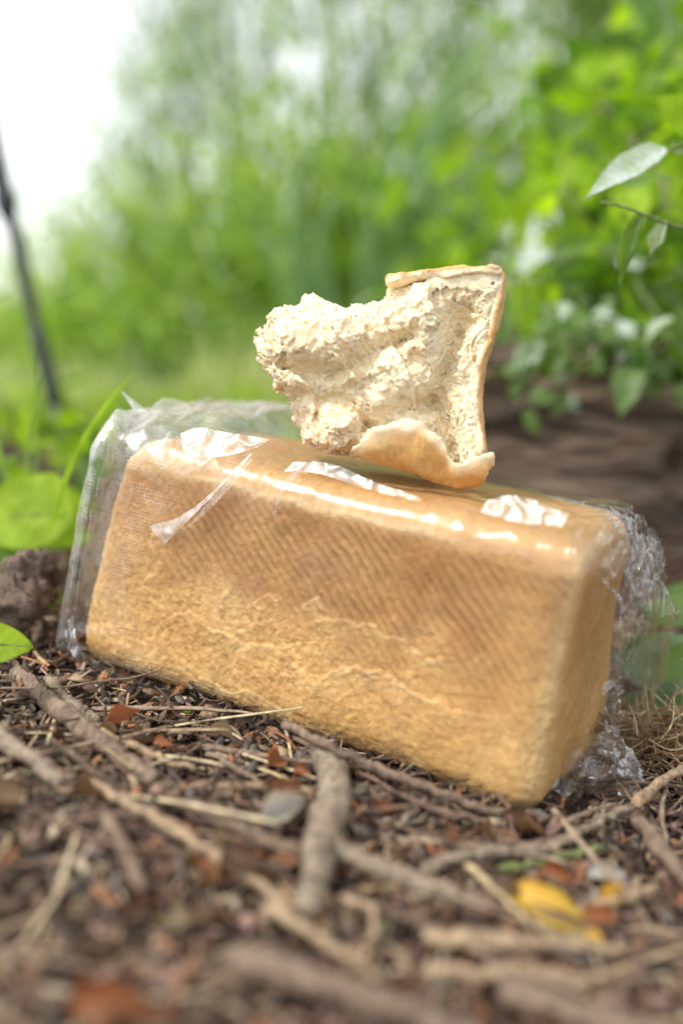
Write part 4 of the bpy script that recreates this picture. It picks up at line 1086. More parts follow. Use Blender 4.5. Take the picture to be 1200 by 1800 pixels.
def litter_stuff():
    B = Buf()
    pal = np.array([(0.05, 0.032, 0.024), (0.09, 0.055, 0.038), (0.17, 0.11, 0.075), (0.28, 0.18, 0.115), (0.36, 0.16, 0.075), (0.38, 0.28, 0.18), (0.17, 0.15, 0.125), (0.12, 0.11, 0.06), (0.48, 0.39, 0.27), (0.33, 0.21, 0.17)])
    pw = np.array([.17, .2, .19, .12, .06, .07, .06, .04, .04, .05]); pw /= pw.sum()
    n = 42000
    y = 0.15 + 0.85 * rng.random(n) ** 1.3; x = (rng.random(n) * 2 - 1) * (0.10 + 0.42 * y)
    P = np.c_[x, y, np.zeros(n)]
    z = ground_h(x, y) + 0.007 * fbm(P, 0.09, 3) + 0.0052 * fbm(P, 0.022, 4, 0.6, 5.0)
    keep = np.ones(n, bool)
    ci = rng.choice(len(pal), n, p=pw)
    kind = rng.random(n)
    for i in np.flatnonzero(keep):
        if under_loaf(x[i], y[i]) and rng.random() < 0.6: continue
        c = pal[ci[i]] * (0.8 + 0.5 * rng.random())
        yaw = rng.random() * 6.283; e = Euler((rng.normal() * .45, rng.normal() * .45, yaw)).to_matrix()
        if kind[i] < 0.68:       # bark and leaf chips: bent irregular hexagon plates
            L = 0.0022 + 0.0065 * rng.random() ** 2.2; W = L * (0.18 + 0.42 * rng.random())
            a = np.linspace(0, 6.283, 6, endpoint=False)
            rr = 0.7 + 0.6 * rng.random(6)
            top = np.c_[np.cos(a) * L * rr, np.sin(a) * W * rr, 0.3 * L * rng.random(6)]
            bot = top * np.array([.95, .95, 1]) - [0, 0, L * 0.09]
            V = np.r_[top, bot]
            F = [(0, 1, 2, 3), (0, 3, 4, 5), (9, 8, 7, 6), (11, 10, 9, 6)] + [(k, k + 6, (k + 1) % 6 + 6, (k + 1) % 6) for k in range(6)]
        else:                   # broken stalks and needles
            L = 0.003 + 0.011 * rng.random() ** 1.5; w = 0.00035 + 0.0010 * rng.random() ** 2
            b = L * 0.25 * rng.normal()
            px_ = [(-L, 0, 0), (0, b, 0.1 * L), (L, 0, 0)]
            V, F = tube(px_, [w, w * 1.1, w * .8], 4, False)
        V = np.asarray(V) @ np.array(e).T + [x[i], y[i], z[i] + 0.0015 + 0.002 * rng.random()]
        B.add(V, np.array(F), c)
    o = link('leaf_litter', B.mesh('leaf_litter', False), M_LITTER)
    tag(o, 'fine brown crumbly litter of bark, chips and stalks on the soil', 'litter', kind='stuff')
litter_stuff()

twig_meshes = []
for k in range(10):
    L = 0.02 + 0.006 * k
    p = curve_pts([(-L, 0, 0), (-L * .3, L * .12 * rng.normal(), .002), (L * .4, L * .12 * rng.normal(), .001), (L, 0, 0)], 10, 0.0003, k)
    r0 = 0.0006 + 0.0012 * rng.random() ** 1.5
    V, F = tube(p, r0 * np.linspace(1, .6, 10) * (1 + .15 * rng.random(10)), 7, True, .12, k)
    twig_meshes.append(mesh_np('twig', V, F))
straw_meshes = []
for k in range(6):
    L = 0.012 + 0.006 * k
    p = curve_pts([(-L, 0, 0), (0, L * .06 * rng.normal(), .001), (L, 0, 0)], 6)
    V, F = tube(p * 1.0, 0.0009, 6, True, .1, k); V[:, 2] *= 0.55
    straw_meshes.append(mesh_np('straw', V, F))
frag_meshes = [leaf_mesh('leaf_fragment', 0.012 + 0.003 * k, 0.008 + 0.002 * k, 5, 3, .3, .3 * rng.random(), 1.0 + .6 * rng.random(), .25, .8, k, teeth=.5) for k in range(7)]

def region(x, y):
    if y > 0.66 and x < -0.02: return 'on the ground behind the left of the bag'
    if x > 0.13: return 'in the litter to the right of the loaf'
    if y < 0.30: return 'blurred in the nearest foreground litter'
    if x < -0.03: return 'in the litter before the left half of the loaf'
    return 'in the litter before the right half of the loaf'
def scatter(name, n, meshes, mat, desc, cat, lift, tilt, scale=(0.7, 1.4)):
    k = 0
    while k < n:
        y = 0.17 + 0.62 * rng.random() ** 1.15; x = (rng.random() * 2 - 1) * (0.05 + 0.37 * y)
        if under_loaf(x, y): continue
        if y > 0.5 and -0.10 < x < 0.12 : continue      # hidden behind the loaf
        me = meshes[int(rng.integers(len(meshes)))]
        if not me.materials: me.materials.append(mat)
        o = bpy.data.objects.new(name, me); COL.objects.link(o)
        o.location = (x, y, gz(x, y) + lift + 0.003 * rng.random())
        # many pieces lie roughly along one drift direction, down to the right
        a = R(-32) + rng.normal() * 0.75
        o.rotation_euler = (rng.normal() * tilt, rng.normal() * tilt * .5, a)
        s = rng.uniform(*scale); o.scale = (s, s, s)
        r_ = region(x, y)
        tag(o, desc + ' ' + r_, cat, desc.split(' lying')[0] + 's ' + r_)
        k += 1
scatter('twig', 150, twig_meshes, M_TWIG, 'thin dry brown twig lying', 'twig', .0035, .12)
scatter('straw', 100, straw_meshes, M_STRAW, 'flat pale straw piece lying', 'straw', .004, .15)
scatter('leaf_fragment', 230, frag_meshes, M_DEAD, 'curled brown leaf fragment lying', 'leaf', .002, .6, (0.4, 0.95))

# ------------------------------------------------------------------ plants on the left
M_LIME = leaf_mat('lime_leaf', [(0.22, 0.36, 0.02), (0.30, 0.46, 0.03), (0.36, 0.50, 0.05)], trans=0.55, rough=0.5, spec=0.15)
M_GREEN = leaf_mat('green_leaf', [(0.045, 0.10, 0.02), (0.08, 0.17, 0.025), (0.14, 0.26, 0.04), (0.22, 0.34, 0.06)], trans=0.5, rough=0.35, under=(0.15, 0.24, 0.08))
M_DOCK = leaf_mat('dock_leaf', [(0.17, 0.25, 0.14), (0.21, 0.29, 0.18)], trans=0.3, rough=0.5)
M_GRASS = leaf_mat('grass_blade', [(0.16, 0.28, 0.04), (0.24, 0.38, 0.06), (0.34, 0.42, 0.12)], trans=0.45, rough=0.4, vein=False)
M_SILVER = leaf_mat('silver_leaf', [(0.42, 0.50, 0.42), (0.48, 0.55, 0.48)], trans=0.3, rough=0.4)

def leafed(name, label, cat, base, leaves, mat, stem_r=0.0012, heart=0.25, group=None):
    """leaves: (base point, tip point, width, upvector seed)"""
    root = empty(name, base, label, cat, group)
    for k, (a, b, w, up, m2) in enumerate(leaves):
        a = Vector(a); b = Vector(b); L = (b - a).length
        me = leaf_mesh('leaf', L, w, 12, 5, 0.12, 0.06, 0.0, 0.05, 0.62, k + 3, heart=heart)
        o = link('leaf', me, m2 or mat, root)
        X = (b - a).normalized(); Z = (Vector(up) - X * Vector(up).dot(X)).normalized(); Y = Z.cross(X)
        o.matrix_world = Matrix.Translation(a) @ Matrix((X, Y, Z)).transposed().to_4x4()
        o.matrix_parent_inverse = Matrix.Identity(4)
        o.matrix_basis = Matrix.Translation(a - Vector(base)) @ Matrix((X, Y, Z)).transposed().to_4x4()
        # the rib as a raised line
        mid = [Vector((L * t, 0, -0.06 * L * t * t + 0.0002)) for t in np.linspace(0.0, 0.95, 8)]
        V, F = tube([tuple(v) for v in mid], np.linspace(0.0007, 0.0002, 8), 5, True)
        link('midrib', mesh_np('midrib', V, F), M_STEM_GREEN, o)
        P = curve_pts([Vector(base) * 0, (a - Vector(base)) * 0.6 + Vector((0, 0, 0.006)), a - Vector(base)], 10)
        V, F = tube(P, stem_r, 6, True)
        link('stalk', mesh_np('stalk', V, F), M_STEM_GREEN, root)
    return root

gb = lambda px, py: gpt(px, py, 0)
leafed('low_plant', 'low plant with broad round lime leaves at the left edge beside the bag', 'plant', pt(60, 1010, .72),
       [(pt(95, 905, .70), pt(-50, 905, .705), .062, (0.1, -.75, .6), M_LIME),
        (pt(30, 882, .76), pt(160, 892, .79), .048, (0, -.8, .55), M_LIME),
        (pt(70, 930, .76), pt(165, 945, .76), .028, (0, -.9, .3), M_LIME),
        (pt(30, 960, .70), pt(-30, 1080, .66), .036, (0.3, -.8, .3), M_GREEN)], M_LIME)
leafed('seedling', 'single bright green leaf low at the left edge in front of the bag', 'plant', pt(-15, 1190, .52),
       [(pt(-30, 1130, .50), pt(58, 1136, .50), .021, (0, -.8, .5), M_LIME)], M_LIME)
leafed('sprout', 'tiny green two-leaved sprout under the left half of the loaf', 'sprout', pt(318, 1262, .535),
       [(pt(316, 1262, .535), pt(338, 1240, .53), .004, (0, -1, .2), M_LIME), (pt(318, 1262, .535), pt(300, 1258, .53), .003, (0, -1, .3), M_LIME)], M_LIME, .0004, 0)

def blade(ctrl, w, n=14, twist=0.6, seed=0):
    P = curve_pts(ctrl, n)
    T = np.gradient(P, axis=0); T /= np.linalg.norm(T, axis=1)[:, None]
    side = np.cross(T, np.array([math.sin(seed * 2.1) * .4, 1, 0])); side /= np.linalg.norm(side, axis=1)[:, None]
    nrm = np.cross(side, T)
    t = np.linspace(0, 1, n); ww = w * 0.5 * np.clip(np.sin(np.pi * (0.12 + 0.88 * t)) ** 0.6, 0.04, 1)
    L_ = P - side * ww[:, None] + nrm * ww[:, None] * .5; R_ = P + side * ww[:, None] + nrm * ww[:, None] * .5
    V = np.stack([L_, P, R_], 1).reshape(-1, 3)
    F = []
    for k in range(n - 1):
        F += [(3 * k, 3 * k + 1, 3 * k + 4, 3 * k + 3), (3 * k + 1, 3 * k + 2, 3 * k + 5, 3 * k + 4)]
    return V, np.array(F)

def grass_plant(label, base, blades, name='grass_stem', cat='grass', group=None, mat=None):
    base = Vector(base)
    root = empty(name, base, label, cat, group)
    for k, (ctrl, w) in enumerate(blades):
        V, F = blade([Vector(c) - base for c in ctrl], w, seed=k)
        link('blade', mesh_np('blade', V, F), mat or M_GRASS, root)
    return root
grass_plant('tall slanting green grass stem rising behind the left end of the bag', pt(88, 930, .64),
            [([pt(88, 930, .64), pt(120, 830, .64), pt(165, 745, .64), pt(238, 650, .65)], .0042),
             ([pt(150, 770, .64), pt(185, 715, .64), pt(212, 690, .65)], .003)], mat=M_LIME)
grass_plant('thin upright grass blades at the left edge above the lime leaves', pt(45, 880, .72),
            [([pt(45, 880, .72), pt(52, 760, .72), pt(75, 640, .73)], .003), ([pt(50, 880, .74), pt(66, 780, .74), pt(60, 600, .75)], .003),
             ([pt(30, 880, .73), pt(10, 820, .73), pt(35, 800, .73)], .006), ([pt(20, 880, .73), pt(-5, 780, .73), pt(-10, 700, .73)], .004)])
grass_plant('two small grass blades between the knotty root and the bag', pt(95, 1070, .62),
            [([pt(95, 1070, .62), pt(88, 1050, .62), pt(72, 1030, .62)], .003), ([pt(95, 1070, .62), pt(104, 1055, .62), pt(108, 1038, .62)], .003)])

# knotty root at the left
def knot():
    base = gpt(45, 1075); root = empty('knotty_root', base, 'knobbly dead brown root crown left of the bag', 'root')
    d = np.random.default_rng(2)
    for k, (px, py, dp, r) in enumerate([(38, 1010, .60, .013), (72, 998, .62, .010), (58, 1040, .60, .012), (30, 1060, .59, .015), (92, 1010, .63, .007)]):
        u, v = np.meshgrid(np.linspace(0, 2 * np.pi, 30, endpoint=False), np.linspace(0.02, np.pi - .02, 22), indexing='ij')
        q = np.c_[(np.cos(u) * np.sin(v)).ravel(), (np.sin(u) * np.sin(v)).ravel(), np.cos(v).ravel()]
        rr = r * (1 + .45 * fbm(q, .8, 4, .6, k * 5) - .25 * np.abs(fbm(q, .35, 2, .5, k)))
        V = q * rr[:, None] + np.array(pt(px, py, dp) - base)
        i = np.arange(30 * 21); a = (i // 21) * 22 + i % 21; b = (((i // 21) + 1) % 30) * 22 + i % 21
        link('knob', mesh_np('knob', V, np.c_[a, b, b + 1, a + 1]), M_CLOD, root)
    for k in range(9):
        s = pt(45 + 12 * d.normal(), 1030 + 10 * d.random(), .60); e = gpt(30 + 130 * d.random(), 1075 + 60 * d.random(), .002)
        V, F = tube(curve_pts([s - base, (s + e) / 2 - base + Vector((0, 0, .008)), e - base], 12, .0008, k), np.linspace(.0022, .0006, 12), 6, True, .15, k)
        link('rootlet', mesh_np('rootlet', V, F), M_TWIG, root)
knot()

# fibrous root clump at the right
def root_clump():
    c = gpt(1165, 1330, .0)
    root = empty('root_clump', c, 'matted clump of dry fibrous roots at the right edge beside the bag tail', 'roots')
    B = Buf(); d = np.random.default_rng(8)
    for k in range(620):
        a = d.random() * 6.283; rr = .036 * d.random() ** .6
        b0 = Vector((math.cos(a) * rr, math.sin(a) * rr * .8, .002 + .028 * d.random() * (1 - rr / .045)))
        L = .012 + .02 * d.random(); dr = Vector(d.normal(size=3)).normalized(); dr.z *= .5
        P = curve_pts([b0, b0 + dr * L * .5 + Vector(d.normal(size=3)) * .003, b0 + dr * L + Vector(d.normal(size=3)) * .004], 6)
        t = d.random()
        V, F = tube(P, .00030 + .0003 * d.random() ** 2, 4, False)
        B.add(V, F, np.array([.20, .12, .06]) * (1 - t) + np.array([.50, .36, .20]) * t)
    o = link('root_fibres', B.mesh('root_fibres'), M_LITTER, root); o['kind'] = 'stuff'
    for k in range(26):
        s = Vector((d.normal() * .014, d.normal() * .012, .018)); e = s + Vector((d.normal() * .02, d.normal() * .015, .012 + .02 * d.random() * (k % 3 == 0)))
        V, F = tube(curve_pts([s, (s + e) / 2 + Vector(d.normal(size=3)) * .004, e], 9), np.linspace(.0007, .0002, 9), 5, True)
        link('rootlet', mesh_np('rootlet', V, F), M_STRAW, root)
root_clump()
# stalks lying in front of the root clump
stick('straw', 'pair of tan stalks lying below the root clump at the right edge', 'straw', [(1115, 1415, .012), (1160, 1375, .014), (1215, 1340, .014)], 8, M_TWIG_TAN, 8, 14)
stick('straw', 'thin white rootlet reaching left from the root clump', 'straw', [(1090, 1252, .02), (1120, 1256, .02), (1160, 1254, .02)], 3, M_STRAW, 6, 10)

# broad leaves right of the bag
leafed('dock_plant', 'plant with broad veined grey-green leaves behind the right end of the bag', 'plant', pt(1190, 1240, .66),
       [(pt(1215, 1185, .62), pt(1075, 1140, .66), .048, (0, -.8, .6), M_DOCK),
        (pt(1190, 1260, .60), pt(1062, 1240, .62), .030, (0, -.8, .6), M_DOCK),
        (pt(1230, 1090, .66), pt(1120, 1055, .70), .036, (0, -.6, .8), M_GREEN),
        (pt(1240, 1040, .70), pt(1140, 1030, .76), .034, (0, -.5, .9), M_GREEN),
        (pt(1210, 1150, .60), pt(1150, 1195, .59), .020, (0.1, -.9, .3), M_GREEN)], M_DOCK)
stick('twig', 'thin green stalk crossing the grey-green leaves at the right', 'twig', [(1130, 1095, .04), (1200, 1135, .04)], 4, M_STEM_GREEN, 6, 8)

# ------------------------------------------------------------------ timber behind on the right
def timber():
    P, F = box_grid(.50, .10, .105, 300, 30, 110)
    q = np.clip(P, -np.array([.49, .09, .095]), np.array([.49, .09, .095])); n = P - q; n /= np.linalg.norm(n, axis=1)[:, None]
    V = q + n * .01
    st = V * np.array([.16, 1, 1])
    h = .006 * fbm(st, .05, 4, .6, 3) - .007 * sstep(.72, .95, 1 - np.abs(fbm(st, .035, 2, .5, 8)) * 2) - .004 * sstep(.6, .9, 1 - np.abs(fbm(st, .012, 2, .5, 18)) * 2)
    # knot hole
    hx, hz = -.285, .005
    dd = np.hypot((V[:, 0] - hx) / .9, (V[:, 2] - hz) / 1.4); h -= .03 * np.exp(-(dd / .011) ** 2) * (n[:, 1] < -.5)
    V = V + n * h[:, None]
    me = mesh_np('timber', V, F)
    t = np.clip(.5 + .7 * fbm(st, .03, 4, .6, 40), 0, 1)[:, None]
    set_col(me, np.array([.045, .032, .024]) * (1 - t) + np.array([.29, .205, .145]) * t)
    m = attr_mat('weathered_wood', rough=.85, bump=.6, nscale=200, dist=.002, var=.3)
    o = link('old_timber', me, m)
    o.matrix_world = Matrix.Translation(Vector((.59, 1.03, .142))) @ Matrix.Rotation(R(4), 4, 'Z') @ Matrix.Rotation(R(1.5), 4, 'Y')
    tag(o, 'weathered dark brown timber beam with a knot hole behind the right end of the loaf', 'timber')
timber()

# ------------------------------------------------------------------ black pole at the left
def pole():
    m, nt, out = new_mat('black_metal')
    b = N(nt, 'ShaderNodeBsdfPrincipled', Roughness=.35); b.inputs['Base Color'].default_value = (.012, .014, .016, 1)
    nz = N(nt, 'ShaderNodeTexNoise', Scale=30.0); mr = N(nt, 'ShaderNodeMapRange'); mr.inputs[3].default_value = .25; mr.inputs[4].default_value = .5
    nt.links.new(nz.outputs['Fac'], mr.inputs[0]); nt.links.new(mr.outputs[0], b.inputs['Roughness']); nt.links.new(b.outputs[0], out.inputs['Surface'])
    d = 1.2
    foot = pt(122, 800, d); base = foot
    root = empty('tripod_leg', base, 'black telescopic tripod leg leaning in at the left edge behind the plants', 'tripod leg')
    L = lambda *a: pt(*a) - base
    V, F = tube(curve_pts([L(-24, 190, d), L(-8, 270, d), L(10, 352, d)], 10), .0120, 16, True); link('upper_section', mesh_np('upper_section', V, F), m, root)
    V, F = tube(curve_pts([L(6, 335, d), L(10, 352, d), L(17, 388, d)], 6), [.011, .0145, .0145, .0145, .012, .008], 16, True); link('clamp', mesh_np('clamp', V, F), m, root)
    V, F = tube(curve_pts([L(16, 380, d), L(40, 478, d), L(66, 588, d)], 12), .0068, 14, True); link('lower_section', mesh_np('lower_section', V, F), m, root)
    V, F = tube(curve_pts([L(28, 380, d), L(52, 478, d), L(72, 588, d)], 12), .0028, 10, True); link('rod', mesh_np('rod', V, F), m, root)
    V, F = tube(curve_pts([L(64, 575, d), L(80, 640, d), L(99, 712, d)], 8), np.linspace(.0095, .0105, 8), 14, True); link('foot_section', mesh_np('foot_section', V, F), m, root)
    V, F = tube([tuple(L(97, 705, d)), tuple(L(112, 765, d)), tuple(L(123, 805, d))], [.010, .010, .009], 14, True); link('rubber_foot', mesh_np('rubber_foot', V, F), m, root)
pole()

# ------------------------------------------------------------------ foliage behind
def orient(dirv, up):
    X = dirv / (np.linalg.norm(dirv) + 1e-9); Z = up - X * np.dot(up, X); Z /= np.linalg.norm(Z) + 1e-9
    return np.stack([X, np.cross(Z, X), Z], 1)

def narrow_leaf(L, W):
    t = np.array([0, .25, .55, .8, 1.0]); w = W * .5 * np.array([.15, .85, 1, .6, .03])
    z = -0.25 * L * t * t
    V = np.concatenate([np.c_[L * t, -w, z + w * .35], np.c_[L * t, np.zeros(5), z], np.c_[L * t, w, z + w * .35]])
    F = [(k, 5 + k, 6 + k, k + 1) for k in range(4)] + [(5 + k, 10 + k, 11 + k, 6 + k) for k in range(4)]
    return V, np.array(F)

def tall_shrub(label, x, y, height, spread, nstem, nleaf, leaf_len, leaf_w, mat, tone, seed, lean=(0, 0), group='tall leafy shrubs behind the bread', reedy=0.0):
    d = np.random.default_rng(seed)
    base = Vector((x, y, float(ground_h(x, y)) - .02))
    root = empty('tall_shrub', base, label, 'shrub', group)
    S = Buf(); B = Buf()
    for k in range(nstem):
        a = d.random() * 6.283; r0 = .08 * d.random() * spread
        hh = height * (.7 + .45 * d.random()); out_ = spread * (.35 + .65 * d.random())
        p0 = Vector((math.cos(a) * r0, math.sin(a) * r0, 0)); p2 = Vector((math.cos(a) * out_ + lean[0], math.sin(a) * out_ * .6 + lean[1], hh))
        p1 = (p0 + p2) / 2 + Vector((-math.cos(a) * out_ * .15, 0, hh * .08))
        C = curve_pts([p0, p1, p2], 16, .004, k)
        V, F = tube(C, np.linspace(.004, .001, 16), 5, False)
        S.add(V, F)
        for j in range(nleaf // nstem):
            t = .06 + .94 * d.random() ** .85; i = t * 15; i0 = min(int(i), 14); p = C[i0] * (1 - i + i0) + C[i0 + 1] * (i - i0)
            p = p + d.normal(size=3) * np.array([.28, .2, .2]) * spread * (.4 + t)
            T = C[i0 + 1] - C[i0]; T /= np.linalg.norm(T)
            q_ = d.random() < reedy
            dv = T * (1.3 if q_ else .5) + d.normal(size=3) * (.38 if q_ else .6); dv[2] -= .1
            s = (.6 + .8 * d.random()) * (2.3 if q_ else 1.0)
            V, F = narrow_leaf(leaf_len * s, leaf_w * (s if not q_ else .9))
            V = V @ orient(dv, d.normal(size=3) + np.array([0, 0, 1.0])).T + p
            B.add(V, F, np.full(3, np.clip(tone + .34 * d.normal(), 0, 1)))
    me = S.mesh('stems'); link('stems', me, M_STEM_GREEN, root)['kind'] = 'stuff'
    o = link('foliage', B.mesh('foliage'), mat, root); o['kind'] = 'stuff'
    return root
M_SHRUB = leaf_mat('shrub_leaf', [(0.035, 0.08, 0.015), (0.12, 0.23, 0.03), (0.25, 0.40, 0.06), (0.42, 0.54, 0.12)], trans=0.5, rough=0.22, spec=0.6, attr=True, tmul=(1.5, 1.6, 0.6), vein=False)
M_BLUEGREEN = leaf_mat('reed_leaf', [(0.10, 0.19, 0.07), (0.2, 0.32, 0.14), (0.32, 0.44, 0.22)], trans=0.4, rough=0.35, attr=True, vein=False)

shr = [  # label, x, y, height, spread, stems, leaves, leaf length, width, tone, lean
    ('leftmost airy shrub fading into the white sky', -.80, 3.3, .55, .20, 14, 240, .05, .010, .55, (-.02, 0)),
    ('sparse tall shrub second from the left against the sky', -.62, 3.2, .95, .20, 18, 520, .05, .010, .55, (-.04, 0)),
    ('third shrub from the left, tall and see-through', -.46, 3.1, 1.35, .24, 20, 450, .05, .010, .6, (-.03, 0)),
    ('tall reedy shrub left of the torn bread with sky gaps', -.26, 3.0, 1.6, .30, 22, 850, .05, .011, .65, (-.02, 0)),
    ('dense green shrub directly behind the torn bread', .02, 2.9, 1.75, .34, 22, 1150, .05, .012, .7, (0, 0)),
    ('bright leafy shrub behind the top of the torn bread', .30, 2.8, 1.8, .34, 22, 1350, .05, .012, .7, (0, 0)),
    ('tall shrub above the crust corner', .60, 2.6, 1.8, .36, 24, 1900, .05, .012, .6, (0, 0)),
    ('tall dark shrub at the upper right', .95, 2.5, 1.8, .38, 28, 2900, .05, .013, .25, (0, 0)),
    ('low bright green growth behind the left of the torn bread', -.26, 2.3, .42, .30, 26, 1300, .05, .011, .75, (0, 0)),
    ('low bright green growth just behind the torn bread', .05, 2.0, .55, .30, 26, 1700, .05, .011, .75, (0, 0)),
    ('low pale scrub under the airy shrub at the left', -.80, 2.9, .20, .40, 24, 800, .05, .010, .85, (0, 0)),
    ('knee-high weeds in front of the lawn, farthest left', -.95, 2.3, .16, .30, 22, 800, .045, .010, .7, (0, 0)),
    ('knee-high weeds between the tripod leg and the thicket', -.55, 2.0, .15, .28, 22, 800, .045, .010, .8, (0, 0)),
    ('dark low weeds behind the ear of the bag', -.28, 1.75, .13, .24, 20, 600, .04, .010, .45, (0, 0)),
    ('yellowish weeds in the lawn behind the tripod leg', -.72, 3.4, .22, .40, 22, 700, .05, .012, .95, (0, 0)),
    ('low scrub left of the thicket', -.45, 2.6, .30, .34, 24, 1000, .05, .010, .75, (0, 0)),
    ('rear shrub half hidden in the middle of the thicket', .45, 4.0, 1.2, .5, 24, 1200, .06, .014, .6, (0, 0)),
    ('rear shrub closing the thicket at the right', 1.1, 4.0, 2.2, .6, 26, 3200, .06, .016, .25, (0, 0)),
]
for k, (lb, x, y, hh, sp, ns_, nl_, ll, lw, tn, ln) in enumerate(shr):
    tall_shrub(lb, x, y, hh, sp, ns_, nl_, ll, lw, M_SHRUB, tn, 100 + k, ln, reedy=.45)

# broad reed blades leaning to the upper right
def reeds(label, pts_, seed, w=.017):
    d = np.random.default_rng(seed)
    base = Vector(pts_[0]); base.z = float(ground_h(base.x, base.y))
    root = empty('reed_clump', base, label, 'reeds', 'clumps of broad reeds behind the torn bread')
    meshes = None
    for k in range(len(pts_) - 1):
        for j in range(3):
            e = Vector(pts_[k + 1]) + Vector(d.normal(size=3)) * .05
            s = base + Vector(d.normal(size=3)) * .03; s.z = base.z
            mid = (s + e) / 2 + Vector((d.normal() * .02 - .04, 0, .12))
            V, F = blade([s - base, mid - base, e - base], w * (.7 + .5 * d.random()), 14, seed=k + j)
            me = mesh_np('blade', V, F); set_col(me, np.tile(np.full(3, np.clip(.5 + .3 * d.normal(), 0, 1)), (len(V), 1)))
            link('blade', me, M_BLUEGREEN, root)
reeds('broad blue-green reed blades leaning right above the torn bread', [pt(600, 560, 1.7), pt(900, 40, 1.8), pt(820, 160, 1.8), pt(690, 300, 1.7), pt(560, 380, 1.7), pt(480, 330, 1.7)], 4)
reeds('second clump of reed blades behind the crust corner', [pt(720, 600, 1.6), pt(1000, 180, 1.7), pt(900, 330, 1.6), pt(860, 60, 1.7)], 5, .015)

# meadow grass beyond: too many blades to count
def meadow():
    B = Buf(); d = np.random.default_rng(77)
    for k in range(11000):
        y = 1.4 + 9 * d.random() ** 2.0; x = (d.random() * 2 - 1) * (.25 + .42 * y)
        z = float(ground_h(x, y)); hgt = .05 + .09 * d.random() + .012 * y + (.10 * d.random() ** 3 * y / 3)
        if x < -.18 * y + .05: hgt *= .6
        s = np.array([x, y, z]); e = s + np.array([d.normal() * .03, d.normal() * .03, hgt]); m_ = (s + e) / 2 + np.array([0, 0, hgt * .15])
        w = .002 + .0012 * y
        V = np.array([s - [w, 0, 0], s + [w, 0, 0], m_ + [w * .8, 0, 0], m_ - [w * .8, 0, 0], e + [w * .1, 0, 0], e - [w * .1, 0, 0]])
        B.add(V, np.array([(0, 1, 2, 3), (3, 2, 4, 5)]), np.full(3, np.clip(.55 + .3 * d.normal(), 0, 1)))
    m = leaf_mat('meadow_blades', [(0.28, 0.36, 0.13), (0.44, 0.50, 0.22), (0.62, 0.60, 0.36)], trans=.45, rough=.4, attr=True)
    tag(link('meadow_grass', B.mesh('meadow_grass'), m), 'yellow-green blurred meadow grass stretching to the horizon at the left', 'grass', kind='stuff')
meadow()

# low green weeds in the middle distance on the left
def broad_leaf_meshes():
    return [leaf_mesh('leaf', .034 + .005 * k, .020 + .004 * k, 6, 3, .15 + .1 * rng.random(), .1 + .2 * rng.random(), 0, .08, .62, k, heart=.1) for k in range(6)]
LEAVES = {}
def leaves_for(mat):
    if mat.name not in LEAVES:
        ms = broad_leaf_meshes()
        for m_ in ms: m_.materials.append(mat)
        LEAVES[mat.name] = ms
    return LEAVES[mat.name]

def leafy_bush(name, label, cat, base, tips, nleaf, mat, seed, size=1.0, spread=.05, group=None, stem_r=.002, mats2=None):
    """arching stems (parts) each bearing separate leaves (parts)"""
    d = np.random.default_rng(seed); base = Vector(base)
    root = empty(name, base, label, cat, group)
    for k, tp in enumerate(tips):
        tp = Vector(tp); mid = (base + tp) / 2 + Vector((0, 0, .3 * (tp - base).length * .5)) + Vector(d.normal(size=3)) * .02
        C = curve_pts([base * 0, mid - base, tp - base], 18, .002, k)
        V, F = tube(C, np.linspace(stem_r * 1.4, stem_r * .5, 18), 6, False); link('stem', mesh_np('stem', V, F), M_TWIG_GREY if k % 2 else M_STEM_GREEN, root)
        for j in range(nleaf):
            i = (.25 + .75 * d.random()) * 16.99; i0 = int(i); p = C[i0] + d.normal(size=3) * spread * np.array([1, 1, .8])
            mm = mat if (not mats2 or d.random() < .7) else mats2
            o = bpy.data.objects.new('leaf', leaves_for(mm)[int(d.integers(6))]); COL.objects.link(o); o.parent = root
            dv = d.normal(size=3); dv[2] -= .5
            M3 = Matrix([list(r__) for r__ in orient(dv, d.normal(size=3) * .6 + np.array([-.3, -.5, .9]))])
            s = size * (.6 + .7 * d.random())
            o.matrix_basis = Matrix.Translation(Vector(p)) @ M3.to_4x4() @ Matrix.Scale(s, 4)
    return root

leafy_bush('bramble_bush', 'leafy bush arching over the timber at the right edge', 'bush', pt(1230, 640, .95),
           [pt(1180, 60, 1.0), pt(1050, 180, 1.02), pt(960, 330, 1.0), pt(900, 440, 1.05), pt(980, 560, 1.0), pt(1090, 430, .95)], 48, M_LIME, 1, .8, .035, stem_r=.003, mats2=M_GREEN)
leafy_bush('bramble_bush', 'darker tangled bush just above the timber', 'bush', pt(1150, 660, 1.15),
           [pt(880, 560, 1.15), pt(960, 480, 1.2), pt(1060, 520, 1.1), pt(1150, 350, 1.2), pt(1010, 400, 1.25)], 56, M_GREEN, 2, .55, .04, stem_r=.003)
leafy_bush('bramble_bush', 'bright lime leaved bush in the upper right corner', 'bush', pt(1260, 420, 1.2),
           [pt(1200, -20, 1.2), pt(1060, 30, 1.25), pt(960, 130, 1.3), pt(1100, 200, 1.2), pt(940, 280, 1.3)], 44, M_LIME, 3, 1.15, .045, stem_r=.003, mats2=M_GREEN)
leafy_bush('bramble_bush', 'loose bush with yellow-lime leaves behind the crust corner', 'bush', pt(900, 620, 1.4),
           [pt(640, 370, 1.4), pt(760, 340, 1.4), pt(830, 400, 1.4), pt(900, 250, 1.45)], 22, M_LIME, 4, 1.1, .05, stem_r=.003, mats2=M_GREEN)
